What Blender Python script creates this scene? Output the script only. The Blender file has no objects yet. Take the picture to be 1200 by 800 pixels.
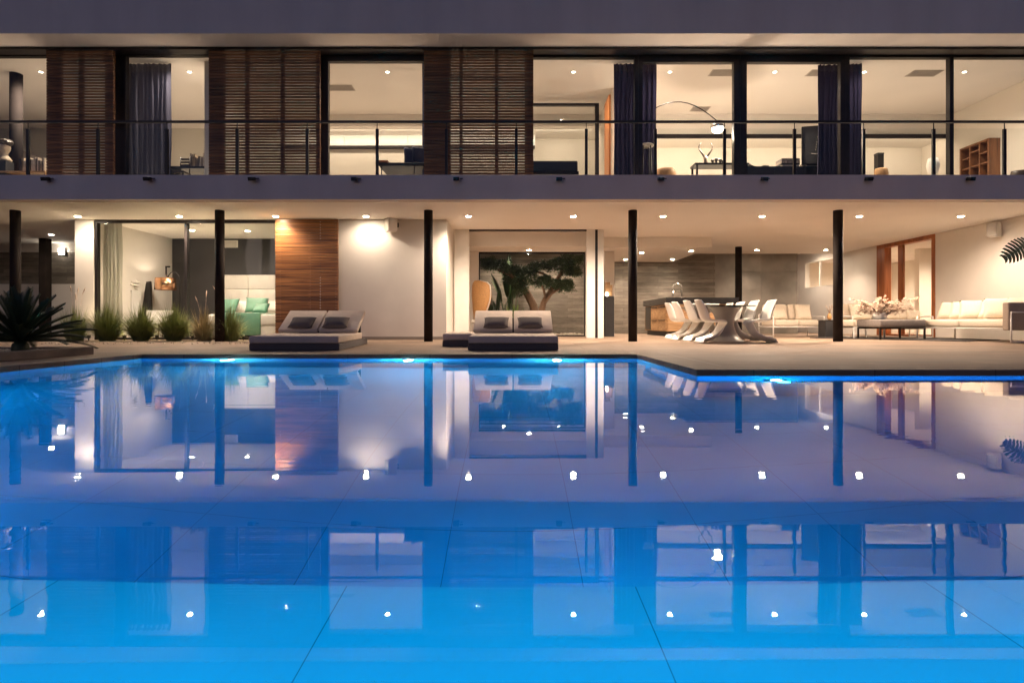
import bpy, bmesh, math, random
from mathutils import Vector, Matrix
R = math.radians
random.seed(7)
sc = bpy.context.scene
COL = sc.collection

# ------------------------------------------------------------------ measures (metres; water surface at z = 0)
EYE = 0.545
def PX(px, Y): return (px - 600.0) * Y / 640.0          # photo column -> world x at depth Y
def PZ(py, Y): return EYE - (py - 377.0) * Y / 640.0    # photo row    -> world z at depth Y
CE, FT, UC, SOF = 2.884, 3.359, 6.62, 6.66
YF, YC, YW, YB = 10.47, 11.43, 12.43, 18.7
E_FAR, E_NEAR, E_LEFT, E_JOG, NB = 8.12, 5.51, -5.5, 1.86, -1.0
def deck_z(Y):
    if Y <= E_FAR: return 0.063
    if Y >= YC: return 0.134
    return 0.063 + (Y - E_FAR) / (YC - E_FAR) * 0.071
DK = 0.134

# ------------------------------------------------------------------ materials
def nodes(name):
    m = bpy.data.materials.new(name); m.use_nodes = True
    nt = m.node_tree; b = nt.nodes['Principled BSDF']
    return m, nt, b
def mat(name, col, rough=.6, metal=0., var=.12, scale=6., stretch=(1, 1, 1), bump=0., bscale=None, spec=.5, sheen=0., detail=5., bdist=.01):
    m, nt, b = nodes(name); N = nt.nodes; L = nt.links
    b.inputs['Roughness'].default_value = rough; b.inputs['Metallic'].default_value = metal
    b.inputs['Specular IOR Level'].default_value = spec
    if sheen: b.inputs['Sheen Weight'].default_value = sheen
    tc = N.new('ShaderNodeTexCoord'); mp = N.new('ShaderNodeMapping'); mp.inputs['Scale'].default_value = stretch
    L.new(tc.outputs['Object'], mp.inputs['Vector'])
    nz = N.new('ShaderNodeTexNoise'); nz.inputs['Scale'].default_value = scale; nz.inputs['Detail'].default_value = detail
    L.new(mp.outputs['Vector'], nz.inputs['Vector'])
    cr = N.new('ShaderNodeValToRGB')
    lo = tuple(c * (1 - var) for c in col); hi = tuple(min(1, c * (1 + var)) for c in col)
    cr.color_ramp.elements[0].position = .3; cr.color_ramp.elements[1].position = .7
    cr.color_ramp.elements[0].color = (*lo, 1); cr.color_ramp.elements[1].color = (*hi, 1)
    L.new(nz.outputs['Fac'], cr.inputs['Fac']); L.new(cr.outputs['Color'], b.inputs['Base Color'])
    if bump:
        n2 = N.new('ShaderNodeTexNoise'); n2.inputs['Scale'].default_value = bscale or scale * 6; n2.inputs['Detail'].default_value = 4
        L.new(mp.outputs['Vector'], n2.inputs['Vector'])
        bp = N.new('ShaderNodeBump'); bp.inputs['Strength'].default_value = bump; bp.inputs['Distance'].default_value = bdist
        L.new(n2.outputs['Fac'], bp.inputs['Height']); L.new(bp.outputs['Normal'], b.inputs['Normal'])
    return m
def emit(name, col, strength):
    m = bpy.data.materials.new(name); m.use_nodes = True; nt = m.node_tree; nt.nodes.clear()
    e = nt.nodes.new('ShaderNodeEmission'); o = nt.nodes.new('ShaderNodeOutputMaterial')
    e.inputs['Color'].default_value = (*col, 1); e.inputs['Strength'].default_value = strength
    nt.links.new(e.outputs[0], o.inputs[0]); return m
def glass_mat(name, tint=(1, 1, 1), ior=1.3):
    m = bpy.data.materials.new(name); m.use_nodes = True; nt = m.node_tree; nt.nodes.clear(); N = nt.nodes; L = nt.links
    t = N.new('ShaderNodeBsdfTransparent'); t.inputs['Color'].default_value = (*tint, 1)
    g = N.new('ShaderNodeBsdfGlossy'); g.inputs['Roughness'].default_value = 0.0
    fr = N.new('ShaderNodeFresnel'); fr.inputs['IOR'].default_value = ior
    mx = N.new('ShaderNodeMixShader'); o = N.new('ShaderNodeOutputMaterial')
    geo = N.new('ShaderNodeNewGeometry'); sub = N.new('ShaderNodeMath'); sub.operation = 'SUBTRACT'; sub.inputs[0].default_value = 1; L.new(geo.outputs['Backfacing'], sub.inputs[1])
    mu = N.new('ShaderNodeMath'); mu.operation = 'MULTIPLY'; L.new(fr.outputs[0], mu.inputs[0]); L.new(sub.outputs[0], mu.inputs[1])
    L.new(mu.outputs[0], mx.inputs[0]); L.new(t.outputs[0], mx.inputs[1]); L.new(g.outputs[0], mx.inputs[2]); L.new(mx.outputs[0], o.inputs[0])
    return m
def wood_mat(name, c0, c1, axis='X', rough=.45, fine=1.0):
    m, nt, b = nodes(name); N = nt.nodes; L = nt.links
    tc = N.new('ShaderNodeTexCoord'); mp = N.new('ShaderNodeMapping')
    s = {'X': (.5, 6, 14), 'Z': (14, 6, .6), 'Y': (6, .5, 14)}[axis]
    mp.inputs['Scale'].default_value = tuple(v * fine for v in s); L.new(tc.outputs['Object'], mp.inputs['Vector'])
    nz = N.new('ShaderNodeTexNoise'); nz.inputs['Scale'].default_value = 1.6; nz.inputs['Detail'].default_value = 7; nz.inputs['Distortion'].default_value = .6
    L.new(mp.outputs['Vector'], nz.inputs['Vector'])
    cr = N.new('ShaderNodeValToRGB'); cr.color_ramp.elements[0].color = (*c0, 1); cr.color_ramp.elements[1].color = (*c1, 1)
    cr.color_ramp.elements[0].position = .33; cr.color_ramp.elements[1].position = .68
    L.new(nz.outputs['Fac'], cr.inputs['Fac']); L.new(cr.outputs['Color'], b.inputs['Base Color'])
    b.inputs['Roughness'].default_value = rough
    bp = N.new('ShaderNodeBump'); bp.inputs['Strength'].default_value = .2; bp.inputs['Distance'].default_value = .004
    L.new(nz.outputs['Fac'], bp.inputs['Height']); L.new(bp.outputs['Normal'], b.inputs['Normal'])
    return m
def board_concrete(name, c0, c1, bh=.11):
    m, nt, b = nodes(name); N = nt.nodes; L = nt.links
    tc = N.new('ShaderNodeTexCoord'); sx = N.new('ShaderNodeSeparateXYZ'); L.new(tc.outputs['Object'], sx.inputs[0])
    cx = N.new('ShaderNodeCombineXYZ'); L.new(sx.outputs['X'], cx.inputs['X']); L.new(sx.outputs['Z'], cx.inputs['Y'])
    bt = N.new('ShaderNodeTexBrick'); bt.offset = .37; bt.offset_frequency = 2
    for k, v in (('Scale', 1), ('Mortar Size', .004), ('Mortar Smooth', .4), ('Bias', 0), ('Brick Width', 1.9), ('Row Height', bh)): bt.inputs[k].default_value = v
    bt.inputs['Color1'].default_value = (.62, .62, .62, 1); bt.inputs['Color2'].default_value = (1, 1, 1, 1); bt.inputs['Mortar'].default_value = (.35, .35, .35, 1)
    L.new(cx.outputs[0], bt.inputs['Vector'])
    mp = N.new('ShaderNodeMapping'); mp.inputs['Scale'].default_value = (1, 1, 5); L.new(tc.outputs['Object'], mp.inputs['Vector'])
    nz = N.new('ShaderNodeTexNoise'); nz.inputs['Scale'].default_value = 2.2; nz.inputs['Detail'].default_value = 9; nz.inputs['Roughness'].default_value = .7
    L.new(mp.outputs[0], nz.inputs['Vector'])
    cr = N.new('ShaderNodeValToRGB'); cr.color_ramp.elements[0].color = (*c0, 1); cr.color_ramp.elements[1].color = (*c1, 1)
    cr.color_ramp.elements[0].position = .28; cr.color_ramp.elements[1].position = .75
    L.new(nz.outputs['Fac'], cr.inputs['Fac'])
    mx = N.new('ShaderNodeMix'); mx.data_type = 'RGBA'; mx.blend_type = 'MULTIPLY'; mx.inputs['Factor'].default_value = 1
    L.new(cr.outputs[0], mx.inputs['A']); L.new(bt.outputs['Color'], mx.inputs['B']); L.new(mx.outputs['Result'], b.inputs['Base Color'])
    bp = N.new('ShaderNodeBump'); bp.inputs['Strength'].default_value = .5; bp.inputs['Distance'].default_value = .012
    L.new(bt.outputs['Color'], bp.inputs['Height']); L.new(bp.outputs['Normal'], b.inputs['Normal'])
    b.inputs['Roughness'].default_value = .85
    return m
def tile_mat(name, col, size, ox, oy, joint, rough=.5):
    m, nt, b = nodes(name); N = nt.nodes; L = nt.links
    tc = N.new('ShaderNodeTexCoord'); mp = N.new('ShaderNodeMapping'); mp.inputs['Location'].default_value = (-ox, -oy, 0)
    L.new(tc.outputs['Object'], mp.inputs['Vector'])
    bt = N.new('ShaderNodeTexBrick'); bt.offset = 0; bt.squash = 1
    for k, v in (('Scale', 1), ('Mortar Size', joint), ('Mortar Smooth', .1), ('Bias', 0), ('Brick Width', size[0]), ('Row Height', size[1])): bt.inputs[k].default_value = v
    c2 = tuple(c * .93 for c in col)
    bt.inputs['Color1'].default_value = (*col, 1); bt.inputs['Color2'].default_value = (*c2, 1); bt.inputs['Mortar'].default_value = tuple(c * .42 for c in col) + (1,)
    L.new(mp.outputs[0], bt.inputs['Vector'])
    nz = N.new('ShaderNodeTexNoise'); nz.inputs['Scale'].default_value = 3; nz.inputs['Detail'].default_value = 8
    L.new(tc.outputs['Object'], nz.inputs['Vector'])
    cr = N.new('ShaderNodeValToRGB'); cr.color_ramp.elements[0].color = (.82, .82, .82, 1); cr.color_ramp.elements[1].color = (1, 1, 1, 1)
    L.new(nz.outputs['Fac'], cr.inputs['Fac'])
    mx = N.new('ShaderNodeMix'); mx.data_type = 'RGBA'; mx.blend_type = 'MULTIPLY'; mx.inputs['Factor'].default_value = 1
    L.new(bt.outputs['Color'], mx.inputs['A']); L.new(cr.outputs[0], mx.inputs['B']); L.new(mx.outputs['Result'], b.inputs['Base Color'])
    b.inputs['Roughness'].default_value = rough
    return m

WARM = (1.0, .77, .57)
M = {}
M['plaster'] = mat('plaster', (.74, .70, .65), .85, var=.05, scale=1.3, bump=.12, bscale=60)
M['ceiling'] = mat('ceiling_plaster', (.76, .72, .67), .9, var=.03, scale=.8)
M['fascia'] = mat('fascia_render', (.76, .70, .66), .85, var=.07, scale=1.4, stretch=(1, 1, .18), bump=.1, bscale=80)
M['roomwall'] = mat('room_paint', (.75, .70, .62), .85, var=.03, scale=1)
M['palefloor'] = mat('pale_stone_floor', (.72, .66, .58), .5, var=.05, scale=2)
M['accent'] = mat('charcoal_paint', (.045, .043, .045), .7, var=.1, scale=2)
M['metal'] = mat('dark_bronze_metal', (.022, .018, .018), .4, .4, var=.2, scale=3)
M['column'] = mat('column_paint', (.024, .018, .016), .85, 0, var=.2, scale=4, spec=.15)
M['white'] = mat('white_lacquer', (.78, .76, .72), .3, var=.03)
M['whitemetal'] = mat('white_powder_coat', (.78, .74, .70), .4, var=.03)
M['steel'] = mat('brushed_steel', (.6, .58, .55), .25, 1., var=.1, scale=20)
M['copper'] = mat('copper', (.85, .48, .28), .25, 1., var=.08, scale=8)
M['glass'] = glass_mat('window_glass', (.97, .98, .98))
M['railglass'] = glass_mat('railing_glass', (.96, .975, .97), 1.2)
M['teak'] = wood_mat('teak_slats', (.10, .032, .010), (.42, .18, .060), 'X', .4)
M['teakshaded'] = wood_mat('shaded_teak_slats', (.065, .026, .010), (.25, .105, .040), 'X', .6)  # teak of the lower shutter, with shade darkened into its colour
M['doorwood'] = wood_mat('red_door_wood', (.22, .060, .016), (.42, .14, .040), 'Z', .4)
M['oak'] = wood_mat('oak_cabinet', (.30, .16, .07), (.55, .34, .17), 'X', .5)
M['concrete'] = board_concrete('board_marked_concrete', (.16, .135, .11), (.34, .30, .25))
M['concretepanel'] = mat('smooth_concrete', (.22, .20, .175), .8, var=.25, scale=1.5, bump=.3, bscale=12)
M['deck'] = mat('deck_stone', (.235, .172, .128), .65, var=.22, scale=1.6, stretch=(.35, 1.6, 1), bump=.15, bscale=14, spec=.35)
def slab_mat(name, col):
    m, nt, b = nodes(name); N = nt.nodes; L = nt.links
    tc = N.new('ShaderNodeTexCoord')
    bt = N.new('ShaderNodeTexBrick'); bt.offset = .5
    for k, v in (('Scale', 1), ('Mortar Size', .006), ('Mortar Smooth', .2), ('Bias', 0), ('Brick Width', 1.22), ('Row Height', .61)): bt.inputs[k].default_value = v
    bt.inputs['Color1'].default_value = (1, 1, 1, 1); bt.inputs['Color2'].default_value = (.78, .77, .76, 1); bt.inputs['Mortar'].default_value = (.45, .42, .4, 1)
    L.new(tc.outputs['Object'], bt.inputs['Vector'])
    mp = N.new('ShaderNodeMapping'); mp.inputs['Scale'].default_value = (.45, 1.8, 1); L.new(tc.outputs['Object'], mp.inputs['Vector'])
    nz = N.new('ShaderNodeTexNoise'); nz.inputs['Scale'].default_value = 1.7; nz.inputs['Detail'].default_value = 9; nz.inputs['Roughness'].default_value = .65; L.new(mp.outputs[0], nz.inputs['Vector'])
    cr = N.new('ShaderNodeValToRGB'); cr.color_ramp.elements[0].position = .3; cr.color_ramp.elements[1].position = .72
    cr.color_ramp.elements[0].color = tuple(c * .7 for c in col) + (1,); cr.color_ramp.elements[1].color = tuple(c * 1.3 for c in col) + (1,)
    L.new(nz.outputs['Fac'], cr.inputs['Fac'])
    mx = N.new('ShaderNodeMix'); mx.data_type = 'RGBA'; mx.blend_type = 'MULTIPLY'; mx.inputs['Factor'].default_value = 1
    L.new(bt.outputs['Color'], mx.inputs['A']); L.new(cr.outputs[0], mx.inputs['B']); L.new(mx.outputs['Result'], b.inputs['Base Color'])
    rr = N.new('ShaderNodeMapRange'); rr.inputs['To Min'].default_value = .45; rr.inputs['To Max'].default_value = .85; L.new(nz.outputs['Fac'], rr.inputs['Value']); L.new(rr.outputs[0], b.inputs['Roughness'])
    b.inputs['Specular IOR Level'].default_value = .35
    bp = N.new('ShaderNodeBump'); bp.inputs['Strength'].default_value = .3; bp.inputs['Distance'].default_value = .004; L.new(bt.outputs['Fac'], bp.inputs['Height']); bp.invert = True; L.new(bp.outputs['Normal'], b.inputs['Normal'])
    return m
M['deck'] = slab_mat('deck_stone_slabs', (.275, .195, .140))
M['ground'] = mat('dry_ground', (.10, .085, .06), .95, var=.3, scale=.8, bump=.4)
M['joint'] = mat('pale_joint_mortar', (.5, .43, .36), .8)
M['curb'] = mat('planter_stone', (.22, .18, .15), .8, var=.2, scale=3, bump=.3)
M['gravel'] = mat('pale_gravel', (.42, .36, .29), .9, var=.35, scale=9)
M['shell'] = mat('lounger_weave', (.11, .095, .09), .9, var=.15, scale=120, bump=.2, bscale=300, sheen=.2)
M['mattress'] = mat('lounger_mattress', (.64, .54, .45), .9, var=.05, scale=9, bump=.5, bscale=7, bdist=.03)
M['taupe'] = mat('taupe_pillow_fabric', (.15, .125, .115), .9, var=.12, scale=60, bump=.3, bscale=200)
M['sofa'] = mat('cream_upholstery', (.66, .57, .46), .9, var=.05, scale=30, bump=.2, bscale=160, sheen=.2)
M['cream'] = mat('cream_pillow_fabric', (.72, .63, .51), .9, var=.06, scale=30, bump=.3, bscale=150)
M['greyfab'] = mat('grey_table_cover', (.19, .165, .15), .85, var=.12, scale=20, bump=.2)
M['armfab'] = mat('grey_brown_upholstery', (.34, .27, .22), .9, var=.1, scale=50, bump=.2)
M['green'] = mat('mint_satin', (.12, .30, .20), .45, var=.1, scale=5, sheen=.4, bump=.3, bscale=14)
M['linen'] = mat('white_linen', (.74, .70, .64), .85, var=.04, scale=8, bump=.3, bscale=20)
M['rug'] = mat('charcoal_rug', (.05, .043, .04), .95, var=.4, scale=14, bump=.5)
M['black'] = mat('black_stone', (.02, .019, .019), .3, var=.3, scale=8)
M['blackmatt'] = mat('black_board', (.025, .024, .026), .6, var=.2, scale=5)
M['tabletop'] = mat('smoked_table_top', (.03, .028, .026), .1, var=.1)
M['greybase'] = mat('grey_lacquer', (.30, .265, .235), .3, var=.04)
M['lamp_white'] = emit('lamp_shade_glow', (1, .88, .72), 9)
M['lens'] = emit('downlight_lens', (1, .86, .66), 60)
M['lens_up'] = emit('upper_downlight_lens', (1, .86, .66), 5)
M['poollens'] = emit('pool_lamp_lens', (.6, .92, 1.0), 25)
M['strip'] = emit('added_strip_lens', (.4, .85, 1.0), 6)  # glow of the added underwater strip
M['grasslens'] = emit('spike_lamp_lens', (1, .72, .42), 2)
M['leafdark'] = mat('cycad_leaf', (.036, .058, .024), .5, var=.3, scale=9)
M['bonsaileaf'] = mat('juniper_leaf', (.045, .072, .030), .6, var=.4, scale=6)
M['bark'] = mat('bark', (.20, .12, .075), .9, var=.35, scale=5, stretch=(1, 1, .25), bump=.8, bscale=18)
M['grass'] = mat('fountain_grass', (.18, .21, .065), .6, var=.35, scale=5)
M['drygrass'] = mat('dry_fountain_grass', (.32, .25, .11), .7, var=.3, scale=5)
M['leaf'] = mat('broad_leaf', (.028, .055, .020), .35, var=.25, scale=4)
M['leafpale'] = mat('pale_leaf', (.15, .22, .06), .4, var=.25, scale=4)
M['blossom'] = mat('dried_blossom', (.50, .37, .28), .85, var=.25, scale=20)
M['twig'] = mat('twig', (.11, .055, .03), .85, var=.3, scale=12)
M['rattan'] = mat('woven_rattan', (.55, .30, .12), .6, var=.25, scale=60, bump=.4, bscale=120)
M['horn'] = mat('dark_horn', (.05, .035, .025), .4, var=.3, scale=8)
M['bone'] = mat('bone', (.5, .4, .3), .7, var=.15, scale=10)
M['paper'] = mat('book_paper', (.5, .43, .36), .8, var=.25, scale=15)
M['books'] = mat('book_spines', (.30, .24, .20), .7, var=.6, scale=22, stretch=(1, .02, .02), detail=0)
M['ventmetal'] = mat('vent_metal', (.45, .41, .36), .5, .3, var=.05)
M['shelfwood'] = wood_mat('walnut_shelf', (.13, .05, .02), (.28, .12, .05), 'Z', .4)
M['orangewood'] = wood_mat('orange_wood_panel', (.36, .11, .03), (.55, .22, .07), 'Z', .4)
def sheer(name, col, alpha):
    m, nt, b = nodes(name); N = nt.nodes; L = nt.links
    b.inputs['Base Color'].default_value = (*col, 1); b.inputs['Roughness'].default_value = .9
    tc = N.new('ShaderNodeTexCoord'); nz = N.new('ShaderNodeTexNoise'); mp = N.new('ShaderNodeMapping'); mp.inputs['Scale'].default_value = (40, 40, 2)
    L.new(tc.outputs['Object'], mp.inputs[0]); L.new(mp.outputs[0], nz.inputs['Vector'])
    cr = N.new('ShaderNodeValToRGB'); cr.color_ramp.elements[0].color = tuple(c * .8 for c in col) + (1,); cr.color_ramp.elements[1].color = tuple(min(1, c * 1.2) for c in col) + (1,)
    L.new(nz.outputs['Fac'], cr.inputs['Fac']); L.new(cr.outputs[0], b.inputs['Base Color'])
    tr = N.new('ShaderNodeBsdfTranslucent'); L.new(cr.outputs[0], tr.inputs['Color'])
    mx = N.new('ShaderNodeMixShader'); mx.inputs[0].default_value = alpha
    o = nt.nodes['Material Output']; L.new(b.outputs[0], mx.inputs[1]); L.new(tr.outputs[0], mx.inputs[2]); L.new(mx.outputs[0], o.inputs[0])
    return m
M['curtain_dark'] = sheer('indigo_curtain', (.085, .085, .12), .35)
M['curtain_plum'] = sheer('plum_curtain', (.030, .027, .055), .3)
M['curtain_grey'] = sheer('grey_sheer_curtain', (.50, .49, .43), .45)

# pool water: one closed body, Fresnel surface with faint ripples, blue absorption
def water_mat():
    m = bpy.data.materials.new('pool_water'); m.use_nodes = True; nt = m.node_tree; nt.nodes.clear(); N = nt.nodes; L = nt.links
    tc = N.new('ShaderNodeTexCoord')
    nz = N.new('ShaderNodeTexNoise'); nz.inputs['Scale'].default_value = 4.5; nz.inputs['Detail'].default_value = 2.5; nz.inputs['Roughness'].default_value = .45
    mpw = N.new('ShaderNodeMapping'); mpw.inputs['Scale'].default_value = (.07, 1.9, 1); L.new(tc.outputs['Object'], mpw.inputs['Vector'])
    L.new(mpw.outputs['Vector'], nz.inputs['Vector'])
    bp = N.new('ShaderNodeBump'); bp.inputs['Strength'].default_value = 1; bp.inputs['Distance'].default_value = WAVE
    L.new(nz.outputs['Fac'], bp.inputs['Height'])
    rf = N.new('ShaderNodeBsdfRefraction'); rf.inputs['IOR'].default_value = 1.333; rf.inputs['Roughness'].default_value = 0
    gl = N.new('ShaderNodeBsdfGlossy'); gl.inputs['Roughness'].default_value = .012
    fr = N.new('ShaderNodeFresnel'); fr.inputs['IOR'].default_value = 1.333
    for s in (rf, gl, fr): L.new(bp.outputs['Normal'], s.inputs['Normal'])
    mx = N.new('ShaderNodeMixShader'); mk = N.new('ShaderNodeMath'); mk.operation = 'MULTIPLY_ADD'; mk.inputs[1].default_value = -.6; mk.inputs[2].default_value = 1.6; L.new(fr.outputs[0], mk.inputs[0])
    mu = N.new('ShaderNodeMath'); mu.operation = 'MULTIPLY'; mu.use_clamp = True; L.new(mk.outputs[0], mu.inputs[1]); L.new(fr.outputs[0], mu.inputs[0])
    L.new(mu.outputs[0], mx.inputs[0]); L.new(rf.outputs[0], mx.inputs[1]); L.new(gl.outputs[0], mx.inputs[2])
    va = N.new('ShaderNodeVolumeAbsorption'); va.inputs['Color'].default_value = (.02, .66, .93, 1); va.inputs['Density'].default_value = ABSORB
    o = N.new('ShaderNodeOutputMaterial'); L.new(mx.outputs[0], o.inputs['Surface']); L.new(va.outputs[0], o.inputs['Volume'])
    return m
WAVE, ABSORB = .00045, .40
M['water'] = water_mat()
M['pooltile'] = tile_mat('pool_floor_tile', (.08, .44, .52), (.65, .62), .325, 2.9, .002)
M['ledgetile'] = tile_mat('pool_ledge_tile', (.12, .52, .58), (.69, .69), .295, -2.0, .0015)
M['poolwall'] = mat('pool_wall_tile', (.08, .40, .50), .5, var=.08, scale=3)

# ------------------------------------------------------------------ mesh builder
class MB:
    def __init__(s): s.bm = bmesh.new()
    def box(s, x0, x1, y0, y1, z0, z1, mtx=None):
        vs = [s.bm.verts.new((x, y, z)) for z in (z0, z1) for y in (y0, y1) for x in (x0, x1)]
        for f in ((0, 2, 3, 1), (4, 5, 7, 6), (0, 1, 5, 4), (2, 6, 7, 3), (0, 4, 6, 2), (1, 3, 7, 5)): s.bm.faces.new([vs[i] for i in f])
        if mtx: bmesh.ops.transform(s.bm, matrix=mtx, verts=vs)
        return vs
    def rbox(s, x0, x1, y0, y1, z0, z1, r=.02, seg=2, mtx=None):
        t = bmesh.new(); b = bmesh.ops.create_cube(t, size=1)
        bmesh.ops.scale(t, vec=(x1 - x0, y1 - y0, z1 - z0), verts=t.verts); bmesh.ops.translate(t, vec=((x0 + x1) / 2, (y0 + y1) / 2, (z0 + z1) / 2), verts=t.verts)
        bmesh.ops.bevel(t, geom=t.edges[:], offset=r, segments=seg, affect='EDGES', profile=.5)
        s.merge(t, mtx)
    def merge(s, t, mtx=None):
        if mtx: bmesh.ops.transform(t, matrix=mtx, verts=t.verts)
        mp = {v: s.bm.verts.new(v.co) for v in t.verts}
        for f in t.faces:
            try: s.bm.faces.new([mp[v] for v in f.verts]).smooth = f.smooth
            except ValueError: pass
        t.free()
    def tube(s, pts, rad, seg=8, cap=True, smooth=True):
        pts = [Vector(p) for p in pts]; n = len(pts)
        rr = rad if isinstance(rad, (list, tuple)) else [rad] * n
        rings = []; up = None
        for i, p in enumerate(pts):
            d = (pts[min(i + 1, n - 1)] - pts[max(i - 1, 0)]).normalized()
            if up is None: up = d.orthogonal().normalized()
            up = (up - d * up.dot(d)); up = up.normalized() if up.length > 1e-6 else d.orthogonal().normalized()
            w = d.cross(up)
            rings.append([s.bm.verts.new(p + (up * math.cos(2 * math.pi * k / seg) + w * math.sin(2 * math.pi * k / seg)) * rr[i]) for k in range(seg)])
        for a, b in zip(rings, rings[1:]):
            for k in range(seg):
                f = s.bm.faces.new((a[k], a[(k + 1) % seg], b[(k + 1) % seg], b[k])); f.smooth = smooth
        if cap: s.bm.faces.new(rings[0][::-1]); s.bm.faces.new(rings[-1])
    def lathe(s, prof, c=(0, 0, 0), seg=24, sx=1, sy=1, a0=0, a1=2 * math.pi):
        full = abs(a1 - a0 - 2 * math.pi) < 1e-6; n = seg if full else seg + 1
        rings = [[s.bm.verts.new((c[0] + r * math.cos(a0 + (a1 - a0) * k / seg) * sx, c[1] + r * math.sin(a0 + (a1 - a0) * k / seg) * sy, c[2] + z)) for k in range(n)] for r, z in prof]
        for a, b in zip(rings, rings[1:]):
            for k in range(seg):
                f = s.bm.faces.new((a[k], a[(k + 1) % n], b[(k + 1) % n], b[k])); f.smooth = True
        if full and prof[0][0] > 0: s.bm.faces.new(rings[0][::-1])
        if full and prof[-1][0] > 0: s.bm.faces.new(rings[-1])
    def poly(s, pts): return s.bm.faces.new([s.bm.verts.new(p) for p in pts])
    def prism(s, poly, z0, z1):
        n = len(poly); a = [s.bm.verts.new((x, y, z0)) for x, y in poly]; b = [s.bm.verts.new((x, y, z1)) for x, y in poly]
        s.bm.faces.new(a[::-1]); s.bm.faces.new(b)
        for i in range(n): s.bm.faces.new((a[i], a[(i + 1) % n], b[(i + 1) % n], b[i]))
    def mesh(s, name, m, normals=True):
        if normals: bmesh.ops.recalc_face_normals(s.bm, faces=s.bm.faces)
        me = bpy.data.meshes.new(name); s.bm.to_mesh(me); s.bm.free(); me.materials.append(M[m] if isinstance(m, str) else m); return me
    def build(s, name, m, parent=None, normals=True): return obj(name, s.mesh(name, m, normals), parent)
def obj(name, me, parent=None, loc=None):
    o = bpy.data.objects.new(name, me); COL.objects.link(o)
    if parent is not None: o.parent = parent
    if loc is not None: o.location = loc
    return o
def tag(o, label=None, cat=None, group=None, kind=None):
    for k, v in (('label', label), ('category', cat), ('group', group), ('kind', kind)):
        if v: o[k] = v
    return o
def thing(name, label, cat, loc=(0, 0, 0), rz=0, group=None):
    o = bpy.data.objects.new(name, None); COL.objects.link(o); o.location = loc; o.rotation_euler = (0, 0, rz); o.empty_display_size = .1
    return tag(o, label, cat, group)
def box(name, m, parent, *b, bevel=0):
    mb = MB()
    if bevel: mb.rbox(*b, r=bevel)
    else: mb.box(*b)
    return mb.build(name, m, parent)
def copy_tree(o, parent=None):
    c = o.copy(); COL.objects.link(c); c.parent = parent
    for ch in list(o.children): copy_tree(ch, c)
    return c
def lamp(kind, loc, power, color=WARM, parent=None, size=None, blend=1., angle=None, radius=.03, rot=None, size_y=None):
    d = bpy.data.lights.new('lamp', kind); d.energy = power; d.color = color
    if kind == 'SPOT': d.spot_size = R(angle); d.spot_blend = blend
    if kind in ('SPOT', 'POINT'): d.shadow_soft_size = radius
    if kind == 'AREA':
        d.size = size
        if size_y: d.shape = 'RECTANGLE'; d.size_y = size_y
    o = bpy.data.objects.new('lamp', d); COL.objects.link(o); o.location = loc
    if rot: o.rotation_euler = rot
    if parent is not None: o.parent = parent
    return o

# ------------------------------------------------------------------ setting: ground, deck, pool
mb = MB(); mb.box(-600, 600, -500, 900, -1.9, -1.8)
tag(mb.build('ground', 'ground'), kind='structure')
mb = MB(); mb.box(-40, E_LEFT - .3, -8, 40, -1.795, -.2)
mb.box(E_LEFT - .298, 40, E_FAR + .3, 40, -1.795, -.2); mb.box(13.3, 40, -8, E_FAR + .298, -1.795, -.2); mb.box(E_LEFT - .298, 13.298, -8, NB - .3, -1.795, -.2)
tag(mb.build('terrain', 'ground'), kind='structure')

def deck_piece(m, pts, zb=-.03):
    """a slab whose top follows the drainage slope"""
    n = len(pts); a = [m.bm.verts.new((x, y, zb)) for x, y in pts]; b = [m.bm.verts.new((x, y, deck_z(y))) for x, y in pts]
    m.bm.faces.new(a[::-1]); m.bm.faces.new(b)
    for i in range(n): m.bm.faces.new((a[i], a[(i + 1) % n], b[(i + 1) % n], b[i]))
mb = MB()
deck_piece(mb, [(-24, E_FAR), (24, E_FAR), (24, YC), (-24, YC)])
deck_piece(mb, [(-24, YC), (24, YC), (24, 23), (-24, 23)])
deck_piece(mb, [(-24, NB), (E_LEFT, NB), (E_LEFT, E_FAR), (-24, E_FAR)])
deck_piece(mb, [(E_JOG, E_NEAR), (24, E_NEAR), (24, E_FAR), (E_JOG, E_FAR)])
deck_piece(mb, [(13, NB), (24, NB), (24, E_NEAR), (13, E_NEAR)])
deck_piece(mb, [(-24, -8), (24, -8), (24, NB), (-24, NB)])
bmesh.ops.remove_doubles(mb.bm, verts=mb.bm.verts, dist=.0005)
tag(mb.build('deck', 'deck'), kind='structure')
mb = MB()   # pale mortar joints that run parallel to the pool edges
w = .012
for (x0, x1, y0, y1) in ((E_JOG + .42, 24, E_NEAR + .42, E_NEAR + .42 + w), (E_JOG + .42 - w, E_JOG + .42, E_NEAR + .42, E_FAR + .4), (-24, E_JOG + .42, E_FAR + .4, E_FAR + .4 + w)):
    z = deck_z(y1) + .003
    mb.poly([(x0, y0, deck_z(y0) + .003), (x1, y0, deck_z(y0) + .003), (x1, y1, z), (x0, y1, z)])
tag(mb.build('deck_joint', 'joint'), kind='structure')

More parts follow.
